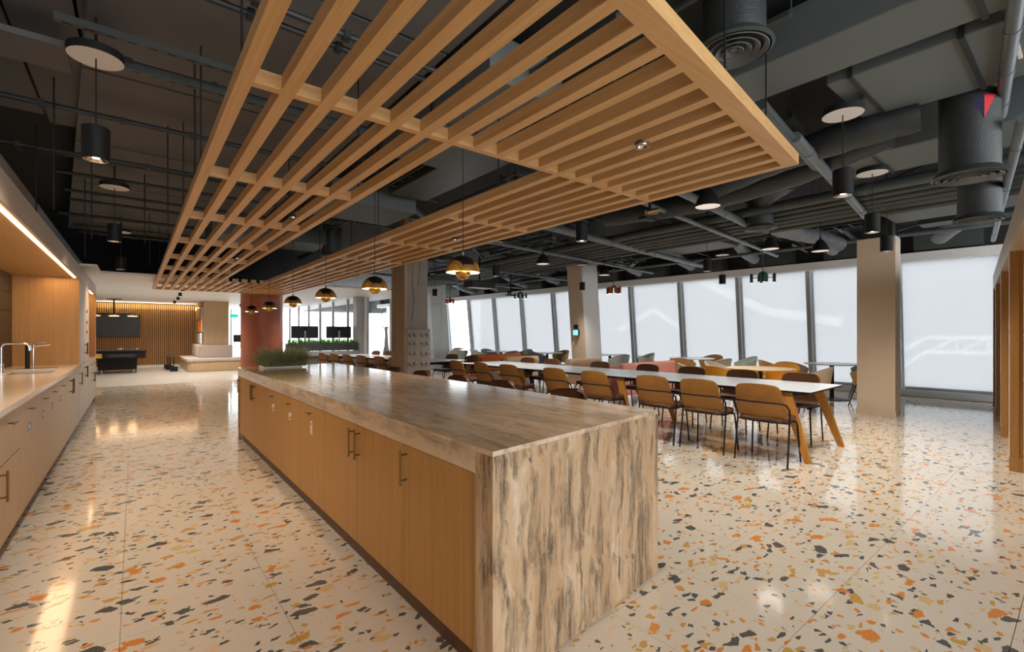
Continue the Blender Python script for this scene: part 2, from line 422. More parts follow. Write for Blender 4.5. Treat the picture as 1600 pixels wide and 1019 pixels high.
# white lowered ceiling beyond the open services
wc = MB().box(-1.3, 6.9, 12.35, 27, 2.56, 2.60); wc.box(-1.3, -.52, 11.25, 12.35, 2.56, 2.60)
struct(wc, 'ceiling_lowered', 'white')
struct(box(-1.45, -1.30, -5, 27.2, 0, SLAB), 'wall_left', 'white')
struct(box(-1.35, 2.55, 23.62, 23.75, 0, 2.56), 'wall_far', 'darkwood')
sl = MB(); x = -1.28
while x < 2.5:
    sl.box(x, x + .042, 23.56, 23.62, .10, 2.52); x += .066
fwall = thing('slatted_wall_panel', 'far wall clad in narrow vertical oak slats behind the pool table', 'wall panel', (0, 0, 0))
tag(sl.build('slat', 'oakz', fwall), kind='stuff')
struct(box(-1.3, 2.5, 23.55, 23.62, 0, .10), 'baseboard_far', 'white')

struct(box(-1.35, 12.0, 27.1, 27.2, 2.56, SLAB), 'wall_far_upper', 'services')
# window wall
Ms = [-2.2, -.55, 1.1, 2.69, 4.35, 6.0, 7.66, 9.34, 11.02, 12.70, 14.41, 16.11, 17.88, 19.6, 21.3, 23.0, 24.7, 26.4]
def lean(y0, y1, z0, z1, d0, d1):   # slab lying in the leaning plane, d = offset outward
    vs = [(FX(y, z) + d, y, z) for z in (z0, z1) for y in (y0, y1) for d in (d0, d1)]
    return MB().add(vs, [(0, 2, 3, 1), (4, 5, 7, 6), (0, 1, 5, 4), (2, 6, 7, 3), (0, 4, 6, 2), (1, 3, 7, 5)])
rb_names = []
for i in range(len(Ms) - 1):
    y0, y1 = Ms[i], Ms[i + 1]
    w = struct(lean(y0, y1, .0, .14, -.06, .10), 'window_%d' % (i + 1), 'whiteframe')
    lean(y0 - .045, y0 + .045, .14, 3.04, -.10, .10).build('mullion', 'mull', w)
    lean(y0 - .085, y0 - .050, .14, 2.9, .0, .03).build('mullion_cover', 'whiteframe', w)
    lean(y0 + .05, y1 - .05, .14, 3.0, .10, .112).build('pane', 'glass', w)
    lean(y0 + .05, y1 - .05, .14, .19, .03, .09).build('sill_rail', 'mull', w)
    if i < 12:
        g = 'lowered roller blinds along the window wall'
        n = i - 2
        lab = ('white roller blind lowered over the window beside the right-hand beige pillar' if i == 2 else
               'lowered white roller blind, %s window beyond the right-hand beige pillar' % ORD[min(max(n - 1, 0), 11)]) if i >= 2 else 'white roller blind in the window %s the oak booths' % ('beside' if i == 1 else 'behind')
        b = thing('roller_blind', lab, 'blind', (0, 0, 0), 0, g)
        MB().add([(FX(y, z) + .035, y, z) for y, z in ((y0 + .055, .2), (y1 - .055, .2), (y1 - .055, 2.86), (y0 + .055, 2.86))], [(0, 1, 2, 3)]).build('fabric', 'blind', b)
        lean(y0 + .055, y1 - .055, .185, .205, .025, .047).build('bottom_bar', 'whiteframe', b)
# white bulkhead above the blinds with small vents
bh = struct(lean(-2.2, 26.4, 2.86, 3.04, -.22, .10), 'trim_1', 'white')
for i in range(2, 12):
    y = (Ms[i] + Ms[i + 1]) / 2
    lean(y - .12, y + .12, 2.94, 2.965, -.223, -.215).build('vent_slot', 'whiteframe', bh)
struct(lean(-2.2, 26.4, 3.04, SLAB, .0, .10), 'wall_right_upper', 'services')
for i in range(1, 13):
    y = Ms[i]
    o = lean(y + .25, y + 1.25, 3.07, 3.40, -.30, .0).build('fan_coil_casing', M['duct'])
    tag(o, 'dark casing box above the white window bulkhead, %s along from the near end' % ORD[i - 1], 'casing', 'casing boxes above the windows')

# oak booth wall on the right: runs askew
def RW(x, d=0): return (x, .53 + .115 * (x - 6.75) - d)
def rwall(x0, x1, d0, d1, z0, z1):
    a, b = RW(x0, d0), RW(x1, d0); c, d = RW(x1, d1), RW(x0, d1)
    return MB().prism([d, c, b, a], z0, z1)
bw = thing('booth_wall', 'oak-lined row of tall booth openings along the right edge', 'booth wall')
rwall(3.2, 12.6, 0, .06, 2.17, 2.44).build('header', 'palex', bw)
rwall(3.2, 12.6, .06, 1.2, 2.17, 2.22).build('soffit', 'oakx', bw)
for x in (4.72, 6.75, 8.88, 11.0, 12.45):
    rwall(x, x + .02, 0, 1.2, 0, 2.17).build('reveal', 'oakz', bw)
    rwall(x + .02, x + .13, 0, 1.2, 0, 2.17).build('partition', 'white', bw)
    rwall(x - .01, x, -.004, 1.2, 0, .14).build('plinth', 'oakz', bw)
    rwall(x - .012, x, .05, .065, 0, 2.17).build('joint', 'oakz', bw)
rwall(3.2, 12.6, 1.2, 1.25, 0, 2.3).build('back_panel', 'oakz', bw)

# glazed partition and far office windows
gp = thing('glass_partition', 'glazed office partition with pale frames behind the charcoal planter', 'partition')
for y in (15.0, 16.6, 18.2, 19.8, 21.4, 23.0, 24.6, 26.2):
    box(5.86, 5.94, y - .03, y + .03, 0, 2.56).build('mullion', 'whiteframe', gp)
    if y < 26: box(5.89, 5.905, y + .03, y + 1.57, .05, 2.5).build('pane', 'glass', gp)
box(5.86, 5.94, 15.0, 26.8, 0, .05).build('rail', 'whiteframe', gp)
box(5.62, 6.05, 15.05, 15.35, 0, 2.56).build('post', 'mull', gp)
for x in (6.9, 7.9, 8.9):
    box(x - .03, x + .03, 15.2, 15.28, 0, 2.9).build('mullion', 'whiteframe', gp)
    box(x - .97, x - .03, 15.23, 15.245, .05, 2.5).build('pane', 'glass', gp)
for i in range(6):
    w = struct(box(-1.3 + i * 1.25, -.05 + i * 1.25, 26.9, 27.1, 0, .12), 'window_%d' % (30 + i), 'whiteframe')
    box(-1.3 + i * 1.25, -1.22 + i * 1.25, 26.9, 27.1, .12, 2.56).build('mullion', 'whiteframe', w)
    box(-1.22 + i * 1.25, -.05 + i * 1.25, 27.0, 27.012, .12, 2.56).build('pane', 'glass', w)

# outside seen faintly through the blinds
ob = tag(box(42, 44, -30, 60, -14, 16).build('building_outside', 'outgrey'), 'pale building facade seen faintly through the blinds', 'building')
def otube(name, pts, lab, r=.22): return tag(MB().tube(pts, r, 6).build(name, 'outwhite'), lab, 'roof edge')
otube('gable_outline', [(39, 30.8, 1.7), (39, 26.6, 3.6), (39, 23.5, 1.6)], 'faint white gable outline seen through the blinds beside the middle pillar', .28)
otube('roof_edge', [(39, 21.7, 5.9), (39, 16.3, 3.1), (39, 11.2, 2.15)], 'faint white sloping roof line seen through the blinds at mid wall', .35)
tr = MB().tube([(39, 1.0, 1.1), (39, 6.7, 1.1), (39, 8.3, -.1)], .13, 6).tube([(39, 1.0, .2), (39, 6.7, .2), (39, 8.3, -1.2)], .13, 6)
for k in range(4):
    y = 1.2 + k * 1.35; tr.tube([(39, y, 1.1), (39, y + 1.35, .2)], .07, 6).tube([(39, y, 1.1), (39, y, .2)], .07, 6)
tag(tr.build('truss_bridge', 'outwhite'), 'faint white truss footbridge seen through the rightmost blind', 'bridge')

# ------------------------------------------------------------------ pillars
def leanbox(x0, x1, y0, y1, z1, dx):
    return MB().prism([(x0, y0), (x1, y0), (x1, y1), (x0, y1)], 0, z1, (dx, 0))
p1 = thing('pillar', 'square beige pillar standing beside the rightmost window', 'pillar', (9.62, 2.03, 0))
box(0, .27, 0, .52, 0, 2.95).build('casing', 'beige', p1)
box(.27, .31, -.0, .5, 0, 2.93).build('edge_strip', 'white', p1)
box(-.012, .28, -.012, .532, 0, .09).build('skirting', 'beige', p1)
box(.05, .25, .05, .45, 2.95, SLAB).build('stub', 'services', p1)
p2 = thing('pillar', 'leaning beige and white pillar with a small screen, mid window wall', 'pillar', (9.74, 8.78, 0))
leanbox(0, .02, 0, .53, SLAB, -.30).build('beige_face', 'beige', p2)
leanbox(.02, .66, 0, .53, SLAB, -.30).build('casing', 'white', p2)
p3 = thing('pillar', 'leaning white pillar furthest along the window wall', 'pillar', (8.95, 15.8, 0))
leanbox(0, .02, 0, .53, SLAB, -.28).build('end_face', 'whiteframe', p3)
leanbox(.02, .70, 0, .53, SLAB, -.28).build('casing', 'white', p3)
rc = thing('round_column', 'round terracotta plastered column at the far end of the island', 'column', (2.82, 14.8, 0))
MB().lathe([(.53, 0), (.53, 2.56)], 48).build('plaster', 'clay', rc, smooth=True)
cc = thing('concrete_column', 'exposed concrete column with bolted lower plate and timber side casing', 'column', (4.04, 8.3, 0))
MB().box(.04, .50, .02, .5, 0, SLAB).build('core', 'concrete', cc)
lp = MB().box(.02, .52, -.05, .02, 0, 1.43); lp.box(.02, .52, -.06, .02, 1.42, 1.445)
lp.build('bolt_plate', 'concrete', cc, bevel=.008)
cas = MB().box(-.02, .04, -.03, .03, 0, SLAB).box(-.02, .04, .50, .56, 0, SLAB).box(-.0, .04, .03, .5, 0, SLAB)
cas.box(-.02, .04, .03, .5, .55, .62).box(-.02, .04, .03, .5, .92, .95)
cas.build('casing', 'casing', cc, bevel=.004)
for zz in (.38, .78, .98, 1.17, 1.33):
    for xx in (.09, .19, .35, .45):
        if abs(zz - 1.33) < .01 and False: continue
        MB().lathe([(.001, .045), (.022, .040), (.036, .018), (.042, 0)], 12, (xx, -.05, zz), Matrix.Rotation(PI / 2, 3, 'X')).build('bolt', 'concrete', cc, smooth=True)
MB().tube([(.12, .015, 2.95), (.2, .008, 2.8), (.17, .012, 2.4), (.22, .012, 2.0), (.16, .012, 1.6)], .014, 6).tube([(.3, .012, 3.1), (.34, .01, 2.7), (.3, .01, 2.3)], .012, 6).build('crease', 'concrete', cc, smooth=True)
tb = thing('tablet_panel', 'small lit wall tablet with a camera above it on the leaning beige pillar', 'screen', (9.60, 9.05, 1.38))
box(-.05, .0, -.11, .11, -.09, .09).build('housing', 'black', tb, bevel=.008)
box(-.053, -.05, -.095, .095, -.075, .075).build('display', 'tablet', tb)
box(-.07, .0, -.06, .06, .11, .22).build('sensor', 'black', tb, bevel=.01)
box(-.02, .0, -.04, .02, -.2, -.14).build('switch_plate', 'clay', tb)

# ------------------------------------------------------------------ island
IX0, IX1, = 1.035, 2.33
fy = lambda x: 1.40 + .127 * (x - IX0)      # skewed near end
ey = lambda x: 6.90 + .127 * (x - IX0)      # skewed far end
top = thing('waterfall_worktop', 'long waterfall island worktop of brown veined stone', 'worktop')
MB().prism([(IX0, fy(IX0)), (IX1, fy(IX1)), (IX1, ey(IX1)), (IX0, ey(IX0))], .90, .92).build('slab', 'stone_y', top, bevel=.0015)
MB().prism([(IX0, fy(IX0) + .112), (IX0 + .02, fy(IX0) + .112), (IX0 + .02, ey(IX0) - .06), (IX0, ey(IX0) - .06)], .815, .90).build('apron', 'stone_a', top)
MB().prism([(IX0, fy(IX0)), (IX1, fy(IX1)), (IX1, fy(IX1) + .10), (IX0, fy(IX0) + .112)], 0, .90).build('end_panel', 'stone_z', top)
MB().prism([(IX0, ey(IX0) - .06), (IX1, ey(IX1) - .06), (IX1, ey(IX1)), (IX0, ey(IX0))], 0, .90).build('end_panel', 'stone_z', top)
MB().prism([(1.85, 1.62), (1.87, 1.62), (1.87, 6.8), (1.85, 6.8)], .0, .9).build('back_panel', 'oakz', top)
DX = 1.045
box(DX + .03, 1.85, 1.55, 6.80, .0, .10).build('plinth', 'darkwood', top)
def bar(mb, x, y, z0, z1, off, r=.006, sgn=-1):      # vertical bar pull on a face at x
    mb.tube([(x + sgn * off, y, z0), (x + sgn * off, y, z1)], r, 8)
    for z in (z0 + .025, z1 - .025): mb.tube([(x, y, z), (x + sgn * off, y, z)], r * .8, 8)
def pull(mb, x, y, z, L, off, r=.005, sgn=-1):
    mb.tube([(x + sgn * off, y - L / 2, z), (x + sgn * off, y + L / 2, z)], r, 8)
    mb.tube([(x, y, z), (x + sgn * off, y, z)], r * .9, 8)
def cabinet(name, lab, y0, y1, doors, kind='handle', icon=None, grp='oak cabinets in the island side'):
    c = thing(name, lab, 'cabinet', (DX, y0, 0), 0, grp)
    w = y1 - y0
    MB().box(.02, .80, .002, w - .002, .10, .89).build('body', 'darkwood', c)
    for (a, b, hy) in doors:
        d = box(0, .019, a + .0025, b - .0025, .10, .808).build('door', 'oakz', c, bevel=.001)
        if kind == 'handle' and hy is not None:
            h = MB(); bar(h, 0, hy, .615, .79, .035); h.build('handle', 'brass', d, smooth=True)
        if kind == 'pull':
            h = MB(); pull(h, 0, hy, .755, .10, .03); h.build('handle', 'brass', d, smooth=True)
        if icon:
            g = MB(); cy, cz = hy, .645
            if icon == 'bin':
                g.box(-.002, .0, cy - .028, cy + .028, cz + .035, cz + .041).box(-.002, 0, cy - .01, cy + .01, cz + .041, cz + .050)
                for s in (-1, 1): g.box(-.002, 0, cy + s * .024 - .002, cy + s * .024 + .002, cz - .045, cz + .028)
                g.box(-.002, 0, cy - .026, cy + .026, cz - .049, cz - .045)
                for s in (-1, 0, 1): g.box(-.002, 0, cy + s * .011 - .0015, cy + s * .011 + .0015, cz - .036, cz + .02)
            else:
                for q in range(3):
                    a0 = 90 + q * 120; pts = [(-.001, cy + .030 * math.cos(math.radians(a0 + t)), cz + .030 * math.sin(math.radians(a0 + t))) for t in range(8, 90, 12)]
                    g.tube(pts, .0045, 4)
                    p = pts[-1]; e = math.radians(a0 + 100)
                    tip = (cy + .032 * math.cos(e + .25), cz + .032 * math.sin(e + .25))
                    g.add([(-.003, cy + .042 * math.cos(e - .05), cz + .042 * math.sin(e - .05)), (-.003, cy + .018 * math.cos(e - .05), cz + .018 * math.sin(e - .05)), (-.003, *tip)], [(0, 1, 2)])
            g.build('bin_symbol' if icon == 'bin' else 'recycling_symbol', 'ink', d)
    return c
cabinet('base_cabinet', 'oak island cabinet next to the near stone end, single tall handle', 1.55, 2.165, [(0, .615, .575)])
cabinet('base_cabinet', 'double-door oak island cabinet with paired handles, second from the stone corner', 2.165, 3.41, [(0, .62, .575), (.62, 1.245, .665)])
MB().box(DX, DX + .019, 1.513, 1.548, 0, .815).build('filler_strip', 'oakz', top)
cabinet('bin_cabinet', 'oak bin cabinet marked with a white waste bin symbol', 3.41, 4.04, [(0, .63, .315)], 'pull', 'bin', 'waste bin cabinets in the island')
cabinet('bin_cabinet', 'oak bin cabinet with recycling arrows, beside the waste bin one', 4.04, 4.66, [(0, .62, .31)], 'pull', 'rec', 'waste bin cabinets in the island')
cabinet('bin_cabinet', 'oak bin cabinet with recycling arrows, further from the waste bin one', 4.66, 5.29, [(0, .63, .315)], 'pull', 'rec', 'waste bin cabinets in the island')
cabinet('base_cabinet', 'double-door oak island cabinet between the recycling bins and the far end', 5.30, 6.44, [(0, .57, .53), (.57, 1.14, .62)])
cabinet('base_cabinet', 'narrow single-door oak cabinet at the far end of the island', 6.44, 6.82, [(0, .38, .30)])

# trough planter on the island
def sprigs(mb, x0, x1, y0, y1, z0, n, L, w, droop=.3, segs=3):
    for _ in range(n):
        x, y = random.uniform(x0, x1), random.uniform(y0, y1)
        a = random.uniform(0, 2 * PI); tl = random.uniform(.15, 1.0); l = L * random.uniform(.6, 1.15)
        dx, dy = math.cos(a), math.sin(a); px, py = -dy, dx; pr_ = []
        for k in range(segs + 1):
            f = k / segs; r = l * f * tl; z = z0 + l * f * (1 - .35 * tl) - droop * l * f * f * tl
            ww = w * (1 - f) ** .7 * .5 + .0004
            pr_ += [(x + dx * r + px * ww, y + dy * r + py * ww, z), (x + dx * r - px * ww, y + dy * r - py * ww, z)]
        mb.add(pr_, [(2 * k, 2 * k + 1, 2 * k + 3, 2 * k + 2) for k in range(segs)])
tp = thing('trough_planter', 'bushy grey-green herb plant in a white trough on the island', 'plant', (1.52, 6.60, .92))
box(-.29, .20, -.07, .07, 0, .035).build('trough', 'white', tp, bevel=.004)
mb = MB(); sprigs(mb, -.28, .24, -.08, .08, .03, 1700, .27, .012, .30)
for _ in range(260):
    x, y = random.uniform(-.3, .26), random.uniform(-.09, .09); a = random.uniform(0, 2 * PI); t = random.uniform(.1, .9); L = random.uniform(.12, .23)
    for k in range(16):
        f = k / 16; cx, cy, cz = x + math.cos(a) * L * f * t, y + math.sin(a) * L * f * t, .08 + L * f * (1 - .3 * t)
        b = k * 2.4; mb.add([(cx, cy, cz), (cx + .018 * math.cos(b), cy + .018 * math.sin(b), cz + .010), (cx + .002, cy + .002, cz + .005)], [(0, 1, 2)])
sprigs(mb, -.26, .24, -.11, -.07, .02, 350, .10, .012, .5)
tag(mb.build('foliage', 'leaf', tp), kind='stuff')

# ------------------------------------------------------------------ kitchen run on the left
KX, KB = -.61, -1.28
wt = thing('kitchen_worktop', 'cream polished worktop with sink along the left wall', 'worktop')
w_ = MB().box(KB, KX + .02, .6, 7.2, .88, .92).box(KB, KX + .02, 7.9, 9.06, .88, .92).box(KB, -1.1, 7.2, 7.9, .88, .92).box(-.72, KX + .02, 7.2, 7.9, .88, .92)
w_.build('slab', 'counter', wt)
sk = MB().box(-1.1, -1.085, 7.2, 7.9, .70, .905).box(-.735, -.72, 7.2, 7.9, .70, .905).box(-1.085, -.735, 7.2, 7.215, .70, .905).box(-1.085, -.735, 7.885, 7.9, .70, .905).box(-1.1, -.72, 7.2, 7.9, .69, .70)
sk.build('sink_bowl', 'steel', wt)
box(-1.12, -.76, 8.18, 8.42, .92, .924).build('drip_tray', 'steel', wt)
t1 = thing('arched_tap', 'chrome swan-neck tap at the near side of the sink', 'tap', (-1.15, 7.6, .92))
MB().tube([(0, 0, .0), (0, 0, .10)], .020, 12).build('base', 'chrome', t1, smooth=True)
MB().tube([(0, 0, .1), (0, 0, .28)] + arc((.045, 0, .28), .045, 180, 90, 5)[1:] + [(.17, 0, .325)] + arc((.17, 0, .28), .045, 90, 10, 5)[1:], .011, 10).build('spout', 'chrome', t1, smooth=True)
MB().tube([(.214, 0, .30), (.22, 0, .245)], .016, 12).build('nozzle', 'chrome', t1, smooth=True)
MB().tube([(0, -.02, .07), (0, -.08, .09)], .007, 8).build('lever', 'chrome', t1, smooth=True)
t2 = thing('filter_tap', 'slim chrome filter tap with a long lever beside the drip tray', 'tap', (-.98, 8.28, .92))
MB().tube([(0, 0, 0), (0, 0, .27)], .009, 10).build('stem', 'chrome', t2, smooth=True)
MB().tube([(0, 0, .26), (.02, 0, .285), (.15, 0, .295)], [.010, .012, .010], 10).build('spout', 'chrome', t2, smooth=True)
MB().tube([(.0, 0, .27), (.0, 0, .31), (.11, -.01, .33)], .006, 8).build('lever', 'chrome', t2, smooth=True)
t3 = thing('soap_column', 'black cylindrical dispenser standing behind the slim tap', 'dispenser', (-1.03, 8.28, .92))
MB().tube([(0, 0, 0), (0, 0, .29)], .022, 16).build('body', 'black', t3, smooth=True)
MB().tube([(0, 0, .29), (0, 0, .305)], .024, 16).build('cap', 'chrome', t3, smooth=True)
def kcab(lab, y0, y1, fronts, x=KX, z1=.875, hand='bar', name='kitchen_cabinet', mat='pale', plaque=False, grp='base cabinets under the cream worktop'):
    c = thing(name, lab, 'cabinet', (x, y0, 0), 0, grp); w = y1 - y0
    box(KB - x, -.02, .002, w - .002, .10, z1).build('body', 'pale', c)
    box(KB - x, -.05, 0, w, 0, .10).build('plinth', 'darkwood', c)
    for (a, b, za, zb, nm, hy, hz, hk) in fronts:
        d = box(-.019, 0, a + .002, b - .002, za + .002, zb - .002).build(nm, mat, c, bevel=.001)
        if hk:
            h = MB()
            if hk == 'bar': bar(h, 0, hy, hz - .09, hz + .09, .035, .006, 1)
            else: pull(h, 0, hy, hz, .12, .035, .006, 1)
            h.build('handle', 'brass', d, smooth=True)
        if plaque:
            box(0, .004, hy - .055, hy + .055, .64, .70).build('plaque', 'plaque', d)
            box(.004, .005, hy - .04, hy - .005, .655, .685).build('symbol', 'ink', d)
    return c
kcab('pale oak cabinet outside the frame at the near end', .6, 2.1, [(0, .75, .1, .875, 'door', .68, .7, 'bar'), (.75, 1.5, .1, .875, 'door', .82, .7, 'bar')])
kcab('pale oak double cabinet nearest the lower left corner', 2.1, 3.55, [(0, .72, .1, .875, 'door', .66, .7, 'bar'), (.72, 1.45, .1, .875, 'door', .78, .7, 'bar')])
kcab('pale oak cabinet with one drawer above a door with a bar handle', 3.55, 4.62, [(0, 1.07, .575, .875, 'drawer', .68, .80, 'pull'), (0, 1.07, .1, .573, 'door', .42, .47, 'bar')])
kcab('pale oak pull-out cabinet with plaque, nearest of the plaque row', 4.62, 5.33, [(0, .71, .1, .875, 'door', .35, .80, 'pull')], plaque=True)
kcab('pale oak pull-out cabinet with plaque, second of the plaque row', 5.35, 5.96, [(0, .61, .1, .875, 'door', .3, .80, 'pull')], plaque=True)
kcab('pale oak pull-out cabinet with plaque, third of the plaque row', 5.96, 6.58, [(0, .62, .1, .875, 'door', .3, .80, 'pull')], plaque=True)
kcab('pale oak pull-out cabinet with plaque, furthest of the plaque row', 6.58, 7.25, [(0, .67, .1, .875, 'door', .33, .80, 'pull')], plaque=True)
kcab('pale oak double cabinet under the sink with paired bar handles', 7.25, 8.33, [(0, .54, .1, .875, 'door', .48, .72, 'bar'), (.54, 1.08, .1, .875, 'door', .60, .72, 'bar')])
kcab('pale oak cabinet next to the tall units', 8.33, 9.05, [(0, .72, .1, .875, 'door', .66, .72, 'bar')])
tu = kcab('tall pale cabinet with upper and lower doors beside the worktop end', 9.08, 9.98, [(0, .9, .1, .90, 'door', .84, .76, 'bar'), (0, .9, .90, 2.14, 'door', .84, 1.12, 'bar')], z1=2.14, name='tall_cabinet', grp='tall cabinets in the left run')
tu2 = kcab('tall pale cabinet with three small black fittings up its door', 9.98, 10.86, [(0, .88, .1, .90, 'door', .06, .76, 'bar'), (0, .88, .90, 2.14, 'door', .06, 1.12, 'bar')], z1=2.14, name='tall_cabinet', grp='tall cabinets in the left run')
for z in (1.38, 1.54, 1.72): box(.0, .008, -.03, .03, z - .025, z + .025).build('lock', 'black', tu2, loc=(0, .4, 0))
kcab('pale cabinet with drawers beneath the far lit niche', 10.88, 12.6, [(0, .86, .68, .90, 'drawer', .43, .79, 'pull'), (.86, 1.72, .68, .90, 'drawer', 1.29, .79, 'pull'), (0, .86, .1, .68, 'door', .8, .55, 'bar'), (.86, 1.72, .1, .68, 'door', .92, .55, 'bar')], z1=.9, grp='tall cabinets in the left run')
kh = thing('kitchen_housing', 'pale timber housing over the left kitchen run with warm light strip', 'cabinet surround')
box(-.63, KX, .6, 12.77, 2.145, 2.335).build('fascia', 'palex', kh)
box(KB, -.63, .6, 12.77, 2.150, 2.18).build('soffit', 'oak', kh)
box(KB, KX, 9.055, 9.078, 0.10, 2.15).build('end_panel', 'oakz', kh)
box(KB, KX, 10.86, 10.88, .9, 2.15).build('end_panel', 'oakz', kh)
box(KB, KX, 12.6, 12.77, 0.0, 2.15).build('end_panel', 'oakz', kh)
box(KB - .01, KB + .01, 10.88, 12.6, .9, 2.15).build('back_panel', 'oakz', kh)
for a, b in ((.8, 9.0), (10.95, 12.55)):
    box(-.668, -.642, a, b, 2.140, 2.150).build('light_strip', 'led', kh)
    ld = bpy.data.lights.new('strip_light', 'AREA'); ld.shape = 'RECTANGLE'; ld.size = .30; ld.size_y = b - a; ld.energy = 4.5 * (b - a); ld.color = (1, .66, .36)
    lo = bpy.data.objects.new('strip_light', ld); COL.objects.link(lo); lo.location = (-.82, (a + b) / 2, 2.136)
bs = thing('tiled_splashback', 'dark brown vertical tiles behind the left worktop', 'splashback', (KB, 0, 0))
MB().box(-.012, .0, .6, 9.05, .92, 2.15).build('backing', 'grout', bs)
bt = box(.0, .010, .002, .088, .002, .238).build('tile', 'tile', bs, loc=(0, 8.96, .925)); bt['kind'] = 'thing'; del bt['kind']
rt = MB()
for r in range(5):
    for k in range(94):
        y = 8.96 - k * .09; z = .925 + r * .242
        if k == 0 and r == 0: continue
        if k < 56:
            o = bt.copy(); COL.objects.link(o); o.location = (0, y, z)
        else: rt.box(0, .010, y + .002, y + .088, z + .002, z + .238)
tag(rt.build('tiling', 'tile', bs), kind='stuff')

# ------------------------------------------------------------------ slatted canopy
ZC, DC = 2.42, .066
can = thing('slatted_canopy', 'suspended oak slatted canopy with a rectangular opening over the island', 'canopy', (0, 0, 0))
cf = lambda x: .766 + (x - .333) * .1365
XS = [.333 + k * .1678 for k in range(18)]; CW = .058
CB = [2.225 + 1.48 * k for k in range(8)] + [14.08]
for k, x in enumerate(XS):
    segs = [(cf(x) + .08, CB[0])] if 7 <= k <= 10 else [(cf(x) + .08, 14.1)]
    if 7 <= k <= 10: segs.append((CB[6], 14.1))
    for a, b in segs:
        MB().prism([(x, a), (x + CW, a), (x + CW, b), (x, b)], ZC, ZC + DC).build('slat', 'oak', can)
MB().prism([(XS[0], cf(XS[0])), (XS[-1] + CW, cf(XS[-1] + CW)), (XS[-1] + CW, cf(XS[-1] + CW) + .09), (XS[0], cf(XS[0]) + .09)], ZC - .0006, ZC + DC + .0006).build('front_rail', 'oakx', can)
for j, y in enumerate(CB):
    spans = [(XS[0], XS[-1] + CW)] if (j == 0 or j >= 6) else [(XS[0], XS[6] + CW), (XS[11], XS[-1] + CW)]
    for a, b in spans:
        box(a + .001, b - .001, y, y + .045, ZC + .0006, ZC + DC - .0006).build('crossbar', 'oakx', can)
for (x, y) in [(2.28, 1.15), (3.15, 1.32), (.36, 2.3), (.36, 3.9), (1.36, 3.6), (3.26, 3.6), (2.2, 2.9), (2.2, 5.2), (.36, 5.4), (1.36, 5.7), (2.2, 7.4), (3.26, 6.5), (.36, 8), (2.2, 9.6), (3.26, 9), (.36, 11.0)]:
    MB().tube([(x, y, ZC + DC), (x, y, SLAB)], .005, 6).build('hanger_rod', 'black', can)
def downlight(x, y, lab, r=.032, on=True):
    d = thing('downlight', lab, 'downlight', (x, y, ZC - .012), 0, 'spotlights set between the canopy slats')
    MB().lathe([(r, 0), (r * .92, .0), (r * .6, .03), (r * .25, .045), (.0005, .046)], 20, caps=False).build('reflector', 'chrome', d, smooth=True)
    MB().lathe([(r * 1.10, -.004), (r * 1.10, .018), (.001, .05)], 24, caps=False).build('can', 'steel', d, smooth=True)
    MB().lathe([(r * 1.0, -.0045), (r * 1.1, -.006), (r * 1.13, .0)], 24, caps=False).build('rim', 'chrome', d, smooth=True)
    MB().lathe([(.001, .030), (r * .3, .030), (r * .3, .040)], 12).build('lamp', 'bulb', d)
    l = bpy.data.lights.new('downlight_beam', 'SPOT'); l.energy = 45; l.color = (1, .80, .56); l.spot_size = math.radians(85); l.spot_blend = .8; l.shadow_soft_size = .03
    o = bpy.data.objects.new('downlight_beam', l); COL.objects.link(o); o.location = (x, y, ZC - .02)
downlight(XS[11] + .029, 1.585, 'lit chrome downlight near the front right corner of the canopy', .036)
downlight(XS[5] - .055, 4.55, 'small lit spotlight between the left wing slats', .026)
downlight(XS[5] - .055, 7.5, 'small lit spotlight farther down the left wing slats', .026)
downlight(XS[15] - .055, 4.5, 'small spotlight hidden in the right wing slats', .026)

# ------------------------------------------------------------------ lamps
# printed dome pendants over the island
dp = thing('dome_pendant', 'x', 'pendant lamp')
R0 = .118
prof = [(R0 * math.sin(a), R0 * math.cos(a)) for a in [PI / 2 * k / 12 for k in range(1, 13)]]
MB().lathe([(.012, R0 - .001)] + prof + [(R0 - .004, 0)], 36, caps=False).build('shade', 'shade', dp, smooth=True)
MB().lathe([(.01, R0 - .006)] + [(r * .955, z * .955) for r, z in prof][1:], 36, caps=False).build('inner_shade', 'white', dp, smooth=True)
MB().lathe([(.055 * math.sin(a), -.055 * math.cos(a)) for a in [PI * .56 * k / 10 + .02 for k in range(0, 11)]], 24, (0, 0, .006)).build('reflector', 'gold', dp, smooth=True)
MB().lathe([(.001, .028), (.042, .026), (.045, .045), (.001, .06)], 20).build('lamp', 'bulb', dp, smooth=True)
MB().tube([(0, 0, R0 - .002), (0, 0, R0 + .022)], .010, 10).build('cap', 'brass', dp, smooth=True)
MB().tube([(0, 0, R0 + .02), (0, 0, SLAB - 1.775)], .0028, 6).build('cord', 'black', dp)
used = [False]
for k, y in enumerate((2.71, 4.22, 5.66, 7.12, 8.61, 10.12)):
    place(dp, used, (1.75, y, 1.775), -.2, 'black and gold dome pendant over the island, %s' % (['nearest the camera side', 'second from the near end', 'third from the near end', 'fourth from the near end', 'fifth from the near end', 'farthest along the row'][k]), 'dome pendants over the island')
    l = bpy.data.lights.new('pendant_glow', 'POINT'); l.energy = 14; l.color = (1, .76, .48); l.shadow_soft_size = .02
    o = bpy.data.objects.new('pendant_glow', l); COL.objects.link(o); o.location = (1.75, y, 1.775 + .066)
